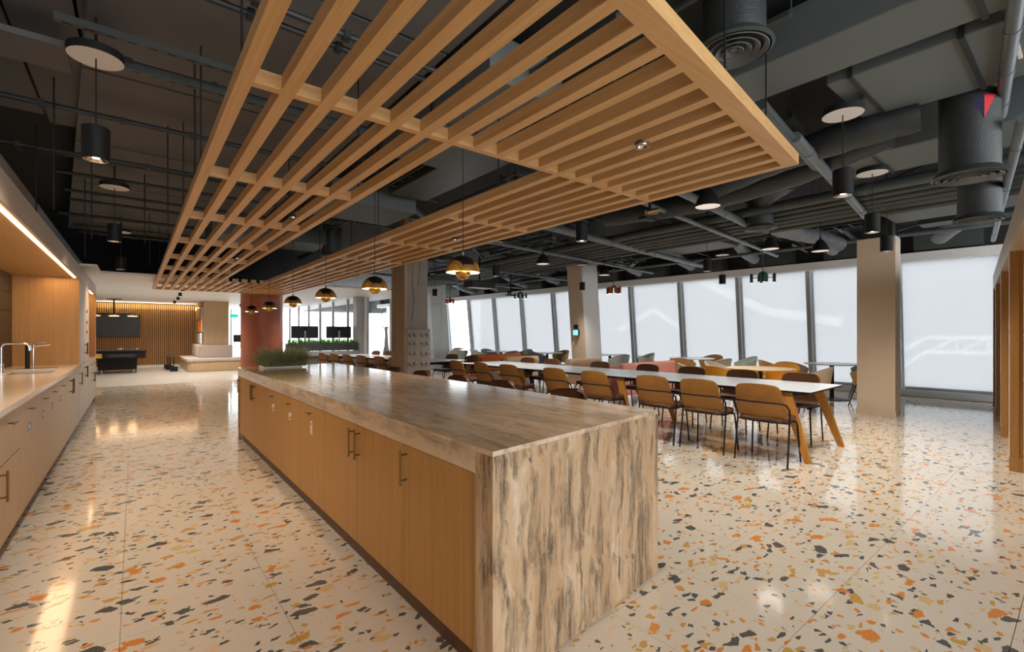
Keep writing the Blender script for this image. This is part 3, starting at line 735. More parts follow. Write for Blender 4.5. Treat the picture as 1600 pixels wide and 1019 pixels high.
# black cylinder pendants
cp = thing('cylinder_pendant', 'x', 'pendant lamp')
MB().lathe([(.068, 0), (.070, .002), (.070, .20), (.064, .205), (.001, .206)], 28, caps=False).build('can', 'black', cp, smooth=True)
MB().lathe([(.064, -.001), (.058, .002), (.030, .045), (.001, .05)], 24, (0, 0, -.001), None, False).build('reflector', 'chrome', cp, smooth=True)
MB().lathe([(.001, .012), (.018, .012), (.018, .03)], 12, (0, 0, -.002)).build('lamp', 'bulb', cp)
MB().tube([(0, 0, .205), (0, 0, .64)], .004, 6).build('cord', 'black', cp)
MB().lathe([(.001, .640), (.140, .640)], 28).build('canopy_face', 'white', cp)
MB().lathe([(.142, .641), (.142, .69), (.001, .691)], 28).build('canopy_plate', 'black', cp, smooth=True)
MB().tube([(0, 0, .69), (0, 0, 1.14)], .008, 6).build('stem', 'black', cp)
used = [False]
CYL = [(-.19, 3.97, 'hanging over the walkway, nearest the camera'), (-.185, 7.35, 'over the walkway, second from the camera'), (-.18, 10.5, 'over the walkway by the white lowered ceiling'),
       (4.4, 1.26, 'right of the canopy corner'), (6.26, 1.52, 'second from the canopy corner on the right'), (7.85, 1.75, 'just beside the top of the right-hand beige pillar'),
       (4.16, 3.84, 'beyond the canopy edge near the middle'), (7.9, 4.3, 'between the two beige pillars'), (8.9, 8.2, 'beside the top of the leaning pillar'), (5.4, 7.2, 'in the middle of the services'), (6.9, 12.2, 'far away near the leaning white pillar'), (10.2, 5.2, 'near the window bulkhead')]
for x, y, s in CYL:
    place(cp, used, (x, y, 2.46), 0, 'black cylinder pendant lamp %s' % s, 'black cylinder pendants')
    l = bpy.data.lights.new('cylinder_beam', 'SPOT'); l.energy = 140 if x > 0 else 85; l.color = (1, .90, .77); l.spot_size = math.radians(125); l.spot_blend = .9; l.shadow_soft_size = .14
    o = bpy.data.objects.new('cylinder_beam', l); COL.objects.link(o); o.location = (x, y, 2.44)
# black bell pendants
bp = thing('bell_pendant', 'x', 'pendant lamp')
MB().lathe([(.12, 0), (.118, .02), (.10, .07), (.075, .12), (.045, .16), (.015, .185), (.001, .187)], 28, caps=False).build('shade', 'black', bp, smooth=True)
MB().lathe([(.001, .004), (.114, .004)], 28).build('diffuser', 'bulbdim', bp)
MB().tube([(0, 0, .185), (0, 0, 1.0)], .004, 6).build('cord', 'black', bp)
MB().tube([(0, 0, .185), (0, 0, .23)], .012, 8).build('cap', 'black', bp, smooth=True)
used = [False]
for x, y, s in ((4.38, 2.38, 'just below the canopy edge, largest in view'), (8.07, 2.6, 'left of the right-hand beige pillar'), (5.7, 6.2, 'beyond the canopy edge, seen above the middle pillar'), (7.8, 6.56, 'right of the leaning pillar top'), (7.6, 14.6, 'far off before the leaning white pillar'), (7.3, 3.0, 'half hidden behind the round air duct')):
    place(bp, used, (x, y, 2.6), 0, 'black bell-shaped pendant lamp %s' % s, 'black bell pendants')
    l = bpy.data.lights.new('bell_beam', 'SPOT'); l.energy = 30; l.color = (1, .94, .86); l.spot_size = math.radians(140); l.spot_blend = .8; l.shadow_soft_size = .16
    o = bpy.data.objects.new('bell_beam', l); COL.objects.link(o); o.location = (x, y, 2.59)
# multi arm pendants
def multi(lab, x, y, z, mat, mat2=None, rz=0):
    t = thing('multi_arm_pendant', lab, 'pendant lamp', (x, y, z), rz, 'pendants with tubular heads near the windows')
    MB().tube([(0, 0, .1), (0, 0, .52)], .008, 8).build('stem', mat, t)
    MB().tube([(0, -.055, -.06), (0, -.055, .04)] + arc((0, 0, .04), .055, 180, 0, 8, 'yz')[1:-1] + [(0, .055, .04), (0, .055, -.06)], .030, 10).build('arch', mat, t, smooth=True)
    MB().tube([(0, -.17, .01), (0, .17, .01)], .007, 8).tube([(-.15, 0, .01), (.15, 0, .01)], .007, 8).build('arm', mat, t, smooth=True)
    for (a, b) in ((0, -.18), (0, .18), (-.15, 0), (.15, 0)):
        MB().lathe([(.026, -.08), (.027, .06), (.018, .08), (.001, .085)], 14, (a, b, 0)).build('head', mat2 if (mat2 and b < 0) else mat, t, smooth=True)
        MB().lathe([(.001, -.0805), (.02, -.0805)], 12, (a, b, 0)).build('lamp', 'bulbsoft', t)
    MB().tube([(0, 0, .5), (0, 0, SLAB - z)], .004, 6).build('cord', 'black', t)
multi('rust red lamp with tubular heads before the window right of the leaning pillar', 8.7, 7.03, 2.36, 'rust')
multi('dark green lamp with tubular heads before the windows left of the right pillar', 8.7, 3.70, 2.34, 'green', rz=.5)
multi('orange lamp with tubular heads far away near the white leaning pillar', 8.45, 13.9, 2.46, 'rust', 'rustor')
multi('dark green lamp with tubular heads beyond the leaning pillar', 8.6, 10.3, 2.43, 'green', rz=.4)
# surface spots on the white ceiling
sp = thing('surface_spot', 'x', 'spotlight')
MB().lathe([(.045, 0), (.045, .11)], 18).build('can', 'black', sp, smooth=True)
MB().lathe([(.001, -.001), (.034, -.001)], 16).build('lens', 'bulbsoft', sp)
used = [False]
for x, y, s in ((.98, 14.9, 'nearest of four in a line'), (1.05, 16.9, 'second of four in a line'), (1.12, 18.9, 'third of four in a line'), (1.15, 21.2, 'farthest of four in a line'), (3.0, 18.2, 'above the bookshelf side'), (4.3, 13.6, 'above the planter'), (3.4, 22.0, 'over the far office')):
    place(sp, used, (x, y, 2.449), 0, 'small black ceiling spotlight %s' % s, 'small spotlights on the white ceiling')
    l = bpy.data.lights.new('spot_beam', 'SPOT'); l.energy = 170; l.color = (1, .90, .78); l.spot_size = math.radians(140); l.spot_blend = .8; l.shadow_soft_size = .05
    o = bpy.data.objects.new('spot_beam', l); COL.objects.link(o); o.location = (x, y, 2.43)
cv = bpy.data.lights.new('cove_light', 'AREA'); cv.shape = 'RECTANGLE'; cv.size = 3.4; cv.size_y = .08; cv.energy = 26; cv.color = (1, .80, .58)
o = bpy.data.objects.new('cove_light', cv); COL.objects.link(o); o.location = (.6, 23.35, 2.30); o.rotation_euler = (PI, 0, 0)

# ------------------------------------------------------------------ services overhead
SKW = Vector((1, .12, 0)).normalized()
def duct(name, lab, pts, r, mat='duct', n=14, cat='pipe', group=None, rings=0):
    mb = MB().tube(pts, r, n)
    if rings:
        a, b = Vector(pts[0]), Vector(pts[-1])
        for k in range(rings):
            p = a.lerp(b, (k + .5) / rings); d = (b - a).normalized() * .02
            mb.tube([p - d, p + d], (r if not isinstance(r, list) else r[0]) * 1.12, n)
    return tag(mb.build(name, mat, smooth=True), lab, cat, group)
g = 'bundle of parallel pipes above the dining tables'
for k, (x, z, r) in enumerate(((6.95, 3.12, .07), (7.25, 3.10, .045), (7.45, 3.08, .045), (7.65, 3.07, .045), (7.87, 3.08, .07), (8.15, 3.05, .05))):
    duct('service_pipe', 'long dark pipe in the bundle over the tables, %s counted from the canopy side' % ORD[k], [(x, -.9, z), (x, 15, z)], r, 'duct', 12, group=g, rings=9)
def skp(lab, x0, x1, y0, z, r, mat='pipe'):      # pipe parallel to the booth wall
    duct('service_pipe', lab, [(x0, y0, z), (x1, y0 + .12 * (x1 - x0), z)], r, mat, 12, rings=4)
skp('grey pipe running diagonally past the canopy corner', 4.3, 8.0, 1.57, 3.0, .045)
skp('light grey vertical-looking pipe above the oak booths, nearer half', 3.2, 5.7, .20, 3.2, .04)
skp('light grey pipe above the oak booths, farther half', 5.1, 11.4, .33, 2.95, .035)
skp('grey sprinkler pipe crossing above the middle pillar', 3.6, 11.0, 6.65, 3.0, .03)
skp('thick grey pipe crossing above the middle windows', 4.4, 11.0, 5.35, 3.05, .06)
skp('grey pipe crossing behind the round air duct', 4.6, 10.6, 3.5, 3.0, .032)
skp('twin grey pipe crossing by the black bell pendant', 4.2, 7.6, 2.95, 3.02, .05)
skp('thin grey pipe crossing far from the canopy', 3.7, 11.0, 9.4, 3.0, .03)
skp('thin grey pipe crossing farthest away', 3.7, 11.0, 12.2, 3.0, .03)
duct('service_pipe', 'pale grey pipe running along the window wall', [(10.75, -.6, 3.1), (10.6, 2.0, 3.1), (10.1, 14, 3.1)], .035, 'pipe', 10, rings=7)
duct('service_pipe', 'sprinkler pipe above the canopy corner', [(3.5, 1.5, 3.0), (5.2, 1.72, 3.0), (5.35, 1.74, 3.03)], .04, 'duct', 10)
# flat rectangular ducts
def fduct(lab, x0, x1, y0, y1, z0, z1, mat='panelgrey', joints=()):
    t = thing('air_duct', lab, 'duct', (x0, y0, z0))
    box(0, x1 - x0, 0, y1 - y0, 0, z1 - z0).build('casing', mat, t, bevel=.01)
    for j in joints: box(-.012, x1 - x0 + .012, j - y0 - .015, j - y0 + .015, -.012, z1 - z0).build('flange', 'services', t)
    return t
fduct('wide flat grey duct running beyond the canopy front corner', 3.36, 3.85, -.9, 3.6, 3.2, 3.5, joints=(.4,))
d2 = fduct('broad grey air unit with inspection panel near the top right', 4.0, 4.95, -.6, 1.25, 3.2, 3.5, joints=(.52, 1.1))
box(.25, .6, .9, .92, -.01, 0).build('label_strip', 'ink', d2)
fduct('second grey air unit behind the first', 5.75, 6.55, .35, 1.75, 3.15, 3.5, joints=(1.4,))
fduct('third grey air unit nearer the windows', 8.6, 9.5, .4, 2.0, 3.12, 3.4, joints=(.9,))
fduct('light grey air unit above the second pair of windows', 8.6, 9.7, 4.6, 6.4, 3.15, 3.45)
fduct('light grey air unit past the leaning pillar', 8.5, 9.4, 8.0, 8.7, 3.15, 3.45)
fduct('long dark duct above the canopy', 1.9, 2.6, 2.6, 4.4, 3.12, 3.45, 'panelgrey', (3.4,))
fduct('dark duct seen through the canopy opening', 2.0, 3.2, 6.2, 7.2, 3.1, 3.4, 'panelgrey')
fduct('dark duct over the far part of the opening', 1.0, 2.9, 9.2, 10.2, 3.05, 3.35, 'duct')
fduct('black air unit above the left pendant row', 2.7, 3.25, 3.5, 6.0, 3.25, 3.5, 'duct')
# round drop ducts with ring diffusers
def diffuser(lab, x, y, z, r=.215, h=.6, elbow=None):
    t = thing('round_diffuser', lab, 'air diffuser', (x, y, z), 0, 'round ceiling diffusers on black ducts')
    MB().lathe([(r * .80, .05), (r * .82, .06), (r * .80, h)], 28).build('duct', 'hosed', t, smooth=True)
    MB().lathe([(r * .95, 0), (r * 1.03, .012), (r * .98, .03), (r * .84, .06)], 32, caps=False).build('outer_rim', 'duct', t, smooth=True)
    for q in (.90, .68, .47, .27):
        MB().lathe([(r * q, -.002), (r * q - .004, -.006), (r * q - .030, .012), (r * q - .028, .016)], 32, caps=False).build('ring', 'whiteframe' if False else 'pipe', t, smooth=True)
    MB().lathe([(.001, .006), (r * .1, .008), (r * .1, .03)], 20).build('ring', 'pipe', t, smooth=True)
    MB().lathe([(.001, .046), (r * .9, .046)], 32, caps=False).build('backing', 'hosed', t)
    if elbow: MB().tube(elbow, [r * .8] * len(elbow), 16).build('elbow', 'hosed', t, smooth=True)
    return t
diffuser('large round air diffuser on a black duct behind the canopy front rail', 2.80, 1.36, 3.05, .215, .5)
d3 = diffuser('round air diffuser on a tall black duct with a red and blue flash', 5.19, .63, 2.60, .225, .95)
a0 = math.radians(196)
for s, m_ in ((0, 'red'), (1, 'bluefelt')):
    mb = MB(); rr = .186
    P = lambda a, z: (rr * math.cos(a), rr * math.sin(a), z)
    c0 = math.radians(214)
    if s == 0: mb.add([P(c0, .58), P(c0 + .42, .58), P(c0, .40)], [(0, 1, 2)])
    else: mb.add([P(c0, .58), P(c0, .40), P(c0 - .42, .56)], [(0, 1, 2)])
    mb.build('flash_mark', m_, d3)
diffuser('round air diffuser on a black duct nearest the booths and windows', 7.27, .80, 2.60, .222, .95)
diffuser('round air diffuser on a curved duct before the canopy right edge', 7.15, 3.08, 2.88, .215, .45, [(0, 0, .42), (-.05, -.1, .55), (-.35, -.4, .6), (-1.1, -.9, .55)])
diffuser('round air diffuser left of the second window from the leaning pillar', 4.2, 5.6, 2.95, .20, .4)
diffuser('round air diffuser seen through the canopy opening', 3.0, 9.3, 2.85, .22, .6)
diffuser('round air diffuser far beyond the concrete column', 5.3, 8.9, 2.95, .20, .5)
# fabric hoses
hs = 'flexible fabric ducts'
HO = [('by the canopy corner', [(5.6, 3.0, 3.15), (5.1, 2.1, 3.12), (4.9, 1.4, 3.1), (5.0, .9, 3.15)], .13, 'hosed'),
      ('passing behind the nearest right pendant', [(5.4, 1.2, 3.2), (5.6, 2.0, 3.1), (5.7, 3.2, 3.05), (5.5, 4.6, 3.1)], .14, 'hosed'),
      ('curving above the round air duct', [(7.2, 3.1, 3.3), (6.4, 2.6, 3.2), (5.9, 2.2, 3.15)], .13, 'hosed'),
      ('bulging over the windows left of the right pillar', [(8.0, 3.4, 3.15), (9.0, 3.3, 3.12), (9.9, 3.1, 3.1), (10.3, 3.0, 3.02)], .13, 'hose'),
      ('hanging behind the diffuser nearest the booths', [(9.6, .9, 3.45), (10.6, 1.3, 3.3), (11.6, 1.8, 3.15)], .14, 'hose')]
for i in range(3, 12):
    y = Ms[i] + .9; HO.append(('curving down into the %s casing box' % ORD[i], [(10.9 - .06 * i, y - .2, 3.5), (11.3 - .06 * i, y, 3.42), (11.8 - .065 * i, y + .05, 3.28), (12.3 - .07 * i, y + .05, 3.2)], .12, 'hose'))
for s, pts, r, mt in HO:
    P = [Vector(p) for p in pts]; Q = []
    for a, b in zip(P[:-1], P[1:]):
        for k in range(6): Q.append(a.lerp(b, k / 6))
    Q.append(P[-1])
    for _ in range(3): Q = [Q[0]] + [(Q[i - 1] + Q[i] * 2 + Q[i + 1]) / 4 for i in range(1, len(Q) - 1)] + [Q[-1]]
    rs = [r * (1 + .04 * math.sin(i * 2.3)) for i in range(len(Q))]
    tag(MB().tube(Q, rs, 14).build('flexible_duct', mt, smooth=True), 'wrinkled flexible duct %s' % s, 'duct', hs)
# left-hand conduits and slotted channels fixed under the soffit
for (y, x0, x1, z, r) in ((5.27, -.9, 1.7, 3.2, .022), (5.36, -.9, 1.7, 3.22, .012), (6.55, -1.2, 1.75, 3.2, .020), (6.64, -1.2, 1.75, 3.2, .020), (7.45, -.7, 1.7, 3.22, .02), (8.34, -.7, 1.7, 3.22, .02), (8.9, -.7, 1.7, 3.22, .02), (9.9, -.9, 1.75, 3.2, .028), (10.8, -.8, 1.75, 3.2, .02), (11.5, -.8, 1.7, 3.2, .03), (4.15, -.35, 1.7, 3.22, .016), (2.9, -.3, 1.75, 3.2, .02), (3.05, -.3, 1.75, 3.2, .02)):
    mb = MB().tube([(x0, y, z), (x1, y, z)], r, 8)
    for k in range(5): mb.box(x0 + .3 + k * .5, x0 + .34 + k * .5, y - r * 1.6, y + r * 1.6, z - r * 1.3, z + .02)
    mb.build('conduit', 'services', cnet, smooth=True)
for (y, x0, x1) in ((3.72, -.36, 1.7), (4.12, -.34, 1.7)):
    t = thing('slotted_channel', 'slotted black steel channel %s the nearest left pendant' % ('above' if y < 4 else 'holding'), 'channel', (x0, y, 3.16))
    box(0, x1 - x0, -.002, .044, 0, .04).build('channel', 'duct', t)
    sm = MB(); n = int((x1 - x0) / .1)
    for k in range(n): sm.box(.03 + k * .1, .075 + k * .1, .014, .028, -.001, .001)
    tag(sm.build('slot', 'black', t), kind='stuff')
for (x, y) in ((-.85, 5.0), (-.5, 5.2), (-.75, 6.5), (-.35, 6.6), (.35, 4.2), (.25, 5.6), (.1, 7.5), (.2, 9.9), (-.5, 8.2)):
    MB().tube([(x, y, 2.35 if x < -.3 else 2.5), (x, y, 3.4)], .006, 6).build('drop_rod', 'black', cnet)
# random tangle of cable trays and small pipes above the canopy and beyond, all dark
tang = MB(); rnd = random.Random(3)
for _ in range(150):
    x, y = rnd.uniform(1.9, 11), rnd.uniform(.6, 16); z = rnd.uniform(3.2, 3.5); L = rnd.uniform(.5, 2.2)
    if y > 12 and x < 7: continue
    d = rnd.choice([Vector((0, 1, 0)), SKW, Vector((.7, .7, 0)), Vector((0, 1, 0)), SKW])
    tang.tube([Vector((x, y, z)), Vector((x, y, z)) + d * L], rnd.choice([.012, .02, .03, .045]), 6)
    if rnd.random() < .4: tang.tube([(x, y, z), (x, y, SLAB)], .006, 5)
tag(tang.build('conduit_tangle', 'duct', cnet, smooth=True), kind='stuff')
tray = MB(); 
for (x0, y0, L, dirn) in ((2.6, 1.8, 8, 'y'), (5.9, 3.8, 8, 'y'), (9.9, .5, 12, 'y'), (2.0, 7.9, 3, 'x'), (3.6, 4.4, 4, 'x')):
    for s in (0, .3):
        if dirn == 'y': tray.box(x0 + s, x0 + s + .02, y0, y0 + L, 3.3, 3.36)
        else: tray.box(x0, x0 + L, y0 + s, y0 + s + .02, 3.3, 3.36)
    k = 0
    while k < L:
        if dirn == 'y': tray.box(x0, x0 + .32, y0 + k, y0 + k + .02, 3.3, 3.315)
        else: tray.box(x0 + k, x0 + k + .02, y0, y0 + .32, 3.3, 3.315)
        k += .25
tag(tray.build('cable_tray', 'duct', cnet), kind='stuff')
lv = thing('louvred_casing', 'black casing box with round ports above the windows', 'casing', (9.9, 1.2, 3.12))
box(0, .4, -.6, .6, 0, .4).build('body', 'services', lv)
for k in range(4): MB().lathe([(.05, 0), (.04, .02), (.001, .021)], 14, (-.001, -.4 + k * .15, .12), Matrix.Rotation(-PI / 2, 3, 'Y')).build('port', 'pipe', lv)
tk = thing('track_spotlight', 'black adjustable spotlight on a dropped bracket beyond the canopy', 'spotlight', (4.25, 2.95, 2.58))
box(-.012, .012, -.012, .012, .0, .7).build('stem', 'black', tk)
box(-.14, .06, -.05, .05, -.03, .0).build('plate', 'black', tk, bevel=.004)
MB().tube([(-.10, -.02, .03), (.0, -.09, .06)], .035, 14).build('head', 'brass', tk, smooth=True)
tk2 = thing('track_spotlight', 'black spotlight on a dropped bracket before the far windows', 'spotlight', (8.0, 10.0, 2.42))
box(-.012, .012, -.012, .012, .0, .95).build('stem', 'black', tk2)
box(-.14, .14, -.05, .05, -.03, .0).build('plate', 'black', tk2)
MB().tube([(-.12, -.02, .03), (-.05, -.09, .08)], .035, 12).build('head', 'black', tk2, smooth=True)
pj = thing('projector', 'large black suspended projector box near the far windows', 'projector', (6.9, 9.9, 2.52))
box(-.36, .36, -.2, .2, 0, .17).build('housing', 'services', pj, bevel=.02)
box(-.3, .3, -.16, .16, -.004, .0).build('underside', 'white', pj)
MB().tube([(0, 0, .17), (0, 0, 1.0)], .02, 8).build('pole', 'black', pj)

# ------------------------------------------------------------------ dining chair
def make_chair():
    t = thing('dining_chair', 'x', 'chair')
    P = []
    for i in range(17):
        h = (1 - math.cos(PI * i / 16)) / 2; row = []
        z = .455 + .385 * h
        hw = .252 - .034 * h
        if h > .84: hw -= .062 * (1 - math.sqrt(max(0, 1 - ((h - .84) / .1601) ** 2)))
        if h < .3: hw -= .085 * (1 - math.sqrt(max(0, 1 - ((.3 - h) / .3) ** 2)))
        for j in range(11):
            s = -1 + 2 * j / 10
            x = -.205 - .070 * h + .055 * s * s * (1 - .6 * h) + .035 * (1 - h) ** 3
            row.append(Vector((x, s * hw, z - .010 * h * abs(s) ** 3)))
        P.append(row)
    MB().grid(P, -.024, (1, 0, 0)).build('backrest', 'tan', t, smooth=True)
    P2 = [[p + Vector((.0245 + .006, 0, 0)) * 1 for p in r] for r in P]
    P2 = [[Vector((p.x, p.y * .955, .455 + (p.z - .455) * .96 + .008)) for p in r] for r in P2]
    MB().grid(P2, -.010, (1, 0, 0)).build('back_pad', 'brown', t, smooth=True)
    pad(.44, .47, .440, .492, .11, .016, .02, 0).build('seat', 'brown', t, smooth=True)
    r = .0095
    hoop = [(-.10, -.262, .50), (-.13, -.268, .58), (-.19, -.262, .635), (-.25, -.225, .655), (-.29, -.12, .658), (-.30, 0, .658), (-.29, .12, .658), (-.25, .225, .655), (-.19, .262, .635), (-.13, .268, .58), (-.10, .262, .50)]
    MB().tube(hoop, r, 8).build('back_hoop', 'black', t, smooth=True)
    MB().tube([(.2, -.2, .432), (-.10, -.245, .44), (-.205, -.16, .452), (-.225, 0, .452), (-.205, .16, .452), (-.10, .245, .44), (.2, .2, .432)], r, 8).build('seat_frame', 'black', t, smooth=True)
    for s in (-1, 1):
        MB().tube([(-.10, s * .262, .50), (-.105, s * .260, .44), (-.17, s * .265, .0)], r, 8).build('leg', 'black', t, smooth=True)
        MB().tube([(.10, s * .225, .435), (.17, s * .225, .425), (.195, s * .228, .38), (.225, s * .25, .0)], r, 8).build('leg', 'black', t, smooth=True)
    for s in (-1, 1): box(-.02, .02, s * .13 - .012, s * .13 + .012, .425, .442).build('bracket', 'black', t)
    return t
ch = make_chair(); used = [False]
rr_ = random.Random(5)
near = [(5.27, 2.20), (5.27, 2.86), (5.25, 3.47), (5.20, 4.38), (5.18, 5.15), (5.14, 6.22), (5.12, 6.98), (5.08, 7.75)]
for k, (x, y) in enumerate(near):
    place(ch, used, (x, y, 0), rr_.uniform(-.05, .05), 'tan-backed dining chair on the island side of the long table, %s from its front end' % ORD[k], 'dining chairs on the island side of the long table')
far = [(6.62, 2.42), (6.60, 3.18), (6.58, 3.95), (6.54, 4.75), (6.50, 5.75), (6.44, 7.0), (6.42, 7.7)]
for k, (x, y) in enumerate(far):
    place(ch, used, (x, y, 0), PI + rr_.uniform(-.05, .05), 'dining chair on the window side of the long table, %s from its front end' % ORD[k], 'dining chairs on the window side of the long table')
T2 = lambda y: 4.95 - .14 * (y - 8.9)
for k, y in enumerate((9.6, 10.2, 11.0, 11.7, 12.35, 13.0)):
    place(ch, used, (T2(y) - .22, y, 0), .12, 'tan dining chair on the island side of the far table, %s from its near end' % ORD[k], 'dining chairs on the island side of the far table')
for k, y in enumerate((9.3, 10.05, 11.2, 12.0, 12.9, 13.6)):
    place(ch, used, (T2(y) + 1.18, y, 0), PI + .12, 'dining chair on the window side of the far table, %s from its near end' % ORD[k], 'dining chairs on the window side of the far table')
# counter stools tucked along the island
st = thing('counter_stool', 'x', 'stool')
P = []
for i in range(15):
    h = i / 14; hw = .22 - .02 * h
    if h > .7: hw -= .10 * (1 - math.sqrt(max(0, 1 - ((h - .7) / .3) ** 2)))
    P.append([Vector((.17 + .03 * h - .10 * s * s, s * hw, .64 + .262 * h)) for s in [-1 + j / 6 for j in range(13)]])
MB().grid(P, .022, (1, 0, 0)).build('backrest', 'brown', st, smooth=True)
pad(.38, .40, .60, .65, .09, .014, 0, 0).build('seat', 'brown', st, smooth=True)
for a in (-1, 1):
    for b in (-1, 1): MB().tube([(a * .13, b * .14, .60), (a * .19, b * .19, 0)], .009, 8).build('leg', 'black', st, smooth=True)
MB().tube([(.175, .175, .22), (-.175, .175, .22), (-.175, -.175, .22), (.175, -.175, .22)], .007, 6, closed=True).build('footrest', 'black', st)
used = [False]
for k, (x, y) in enumerate(((2.68, 2.7), (2.68, 3.6), (2.66, 4.35), (2.64, 5.15), (2.62, 5.93), (2.62, 6.7))):
    place(st, used, (x, y, 0), 0, 'brown low-backed stool tucked behind the island, %s from the near end' % ORD[k], 'stools tucked along the far side of the island')

# ------------------------------------------------------------------ long tables
def long_table(lab, c, L, wd, rz, legs):
    t = thing('long_table', lab, 'table', c, rz, 'long dining tables')
    box(0, wd, 0, L, .722, .738).build('edge_core', 'black', t, bevel=.002)
    box(.002, wd - .002, .002, L - .002, .738, .742).build('tabletop', 'tabletop', t)
    for ly in legs:
        sgn = -1 if ly < L * .75 else 1
        for (xx, sx) in ((.06, -1), (wd - .06, 1)):
            vs = []
            for (z, hw, off, ox) in ((0, .035, .24, .07), (.722, .06, 0, 0)):
                x0 = xx + sx * ox; y0 = ly + sgn * off
                vs += [(x0 - .022, y0 - hw, z), (x0 + .022, y0 - hw, z), (x0 + .022, y0 + hw, z), (x0 - .022, y0 + hw, z)]
            MB().add(vs, [(3, 2, 1, 0), (4, 5, 6, 7), (0, 1, 5, 4), (1, 2, 6, 5), (2, 3, 7, 6), (3, 0, 4, 7)]).build('leg', 'legwood', t, bevel=.006)
        box(.08, wd - .08, ly - .03, ly + .03, .66, .722).build('crossbeam', 'black', t)
    box(wd / 2 - .04, wd / 2 + .04, .2, L - .2, .65, .69).build('spine', 'black', t)
    return t
long_table('long white-topped dining table with splayed oak legs, nearest the camera', (5.50, 1.86, 0), 6.45, 1.13, math.radians(1.9), (.26, 2.45, 4.6, 6.2))
long_table('long white-topped dining table behind the concrete column', (4.95, 8.95, 0), 4.7, 1.05, math.radians(7.5), (.3, 2.3, 4.4))

# ------------------------------------------------------------------ lounge: tub chairs, round tables, sofas
def make_tub(mat, legs='darkwood'):
    t = thing('tub_chair', 'x', 'chair'); P = []
    for i in range(7):
        h = i / 6; row = []
        for j in range(25):
            th = math.radians(-128 + 256 * j / 24); c = (1 + math.cos(th)) / 2
            zt = .60 + .20 * c ** 1.3
            z = .42 + (zt - .42) * h; r = .20 + .075 * h ** .7
            row.append(Vector((-r * math.cos(th) * 1.02, r * math.sin(th) * 1.1, z)))
        P.append(row)
    MB().grid(P, .018).build('shell', mat, t, smooth=True)
    pad(.44, .46, .40, .47, .17, .02, .0, 0).build('seat', mat, t, smooth=True)
    for a in (-1, 1):
        for b in (-1, 1): MB().tube([(a * .13, b * .13, .41), (a * .22, b * .21, 0)], [.016, .009], 8).build('leg', legs, t, smooth=True)
    return t
def rtable(lab, x, y, d=1.05, mat='tabletop'):
    t = thing('round_table', lab, 'table', (x, y, 0), 0, 'round tables near the windows')
    MB().lathe([(d / 2 - .012, .720), (d / 2, .738), (d / 2 - .001, .740), (.001, .741)], 40).build('tabletop', mat, t, smooth=True)
    MB().lathe([(.04, .02), (.04, .722)], 16).build('column', 'black', t, smooth=True)
    MB().lathe([(.29, 0), (.29, .012), (.04, .03)], 32).build('base', 'black', t, smooth=True)
TB = {}
RT = [('first', 8.73, 3.76, 1.13, 'round peach-white table nearest the long dining table'), ('second', 11.2, 3.40, 1.0, 'round white table right before the right-hand pillar'),
      ('third', 10.9, 6.35, 1.08, 'round white table before the third window right of the leaning pillar'), ('fourth', 10.9, 8.95, 1.0, 'round white table just right of the leaning pillar'),
      ('fifth', 10.3, 11.0, 1.0, 'round white table just left of the leaning pillar'), ('sixth', 9.9, 12.9, 1.0, 'round white table behind the orange sofa'),
      ('seventh', 9.6, 14.7, .95, 'round white table farthest off beside the white pillar')]
for k, x, y, d, lab in RT: rtable(lab, x, y, d, 'tabletop' if k != 'first' else 'cream')
TC = [('mustard', 8.0, 4.15, 'bright mustard tub chair left of the nearest round table', 0), ('mustard', 9.55, 3.72, 'bright mustard tub chair right of the nearest round table', PI),
      ('taupe', 8.95, 2.98, 'taupe tub chair between the nearest round table and the long table', PI / 2 + .3), ('offwhite', 8.2, 4.75, 'off-white tub chair behind the left mustard one', -.9),
      ('offwhite', 9.2, 4.75, 'cream tub chair at the back of the nearest round table', -PI / 2), ('taupe', 10.35, 3.85, 'taupe tub chair left of the table by the right pillar', .0),
      ('ochre', 10.6, 4.3, 'small beige tub chair half hidden by the taupe one', -.8), ('mint', 11.75, 2.95, 'pale mint tub chair at the windows by the right pillar', 2.4),
      ('ochre', 10.55, 2.62, 'tan tub chair on dark legs touching the right pillar edge', 1.2),
      ('ochre', 9.9, 6.0, 'tan tub chair behind the pink sofa', .3), ('grey', 10.0, 6.95, 'grey tub chair behind the tan one', -.5), ('ochre', 11.75, 6.3, 'beige tub chair at the window side of the third round table', PI),
      ('offwhite', 10.4, 5.4, 'white tub chair in front of the third round table', 1.4), ('mint', 11.7, 5.4, 'pale tub chair by the window left of the mustard pair', 2.4),
      ('ochre', 10.9, 9.85, 'beige tub chair at the back of the table by the leaning pillar', -PI / 2), ('grey', 10.3, 8.15, 'grey tub chair in front of the table by the leaning pillar', 1.3), ('mint', 11.4, 8.1, 'pale mint tub chair turned to the window', 2.5),
      ('olive', 9.5, 10.6, 'olive-grey tub chair left of the leaning pillar', .4), ('ochre', 11.1, 11.2, 'tan tub chair against the far window left of the pillar', PI), ('taupe', 10.4, 11.9, 'taupe tub chair behind the olive-grey one', -1.5),
      ('grey', 9.6, 12.0, 'pale grey tub chair just behind the orange sofa', 1.4), ('mint', 9.1, 13.1, 'pale mint tub chair left of the table behind the orange sofa', 0), ('grey', 10.0, 13.75, 'grey tub chair behind the far round table', -PI / 2),
      ('mint', 8.75, 13.9, 'large pale mint tub chair left of the far tables', .9), ('ochre', 9.9, 15.5, 'beige tub chair farthest off by the white pillar', -PI / 2), ('grey', 10.7, 12.6, 'mid grey tub chair at the far windows', PI)]
protos = {}
for mt, x, y, lab, rz in TC:
    if mt not in protos: protos[mt] = (make_tub(mt), [False])
    place(protos[mt][0], protos[mt][1], (x, y, 0), rz, lab, 'tub chairs around the round tables')
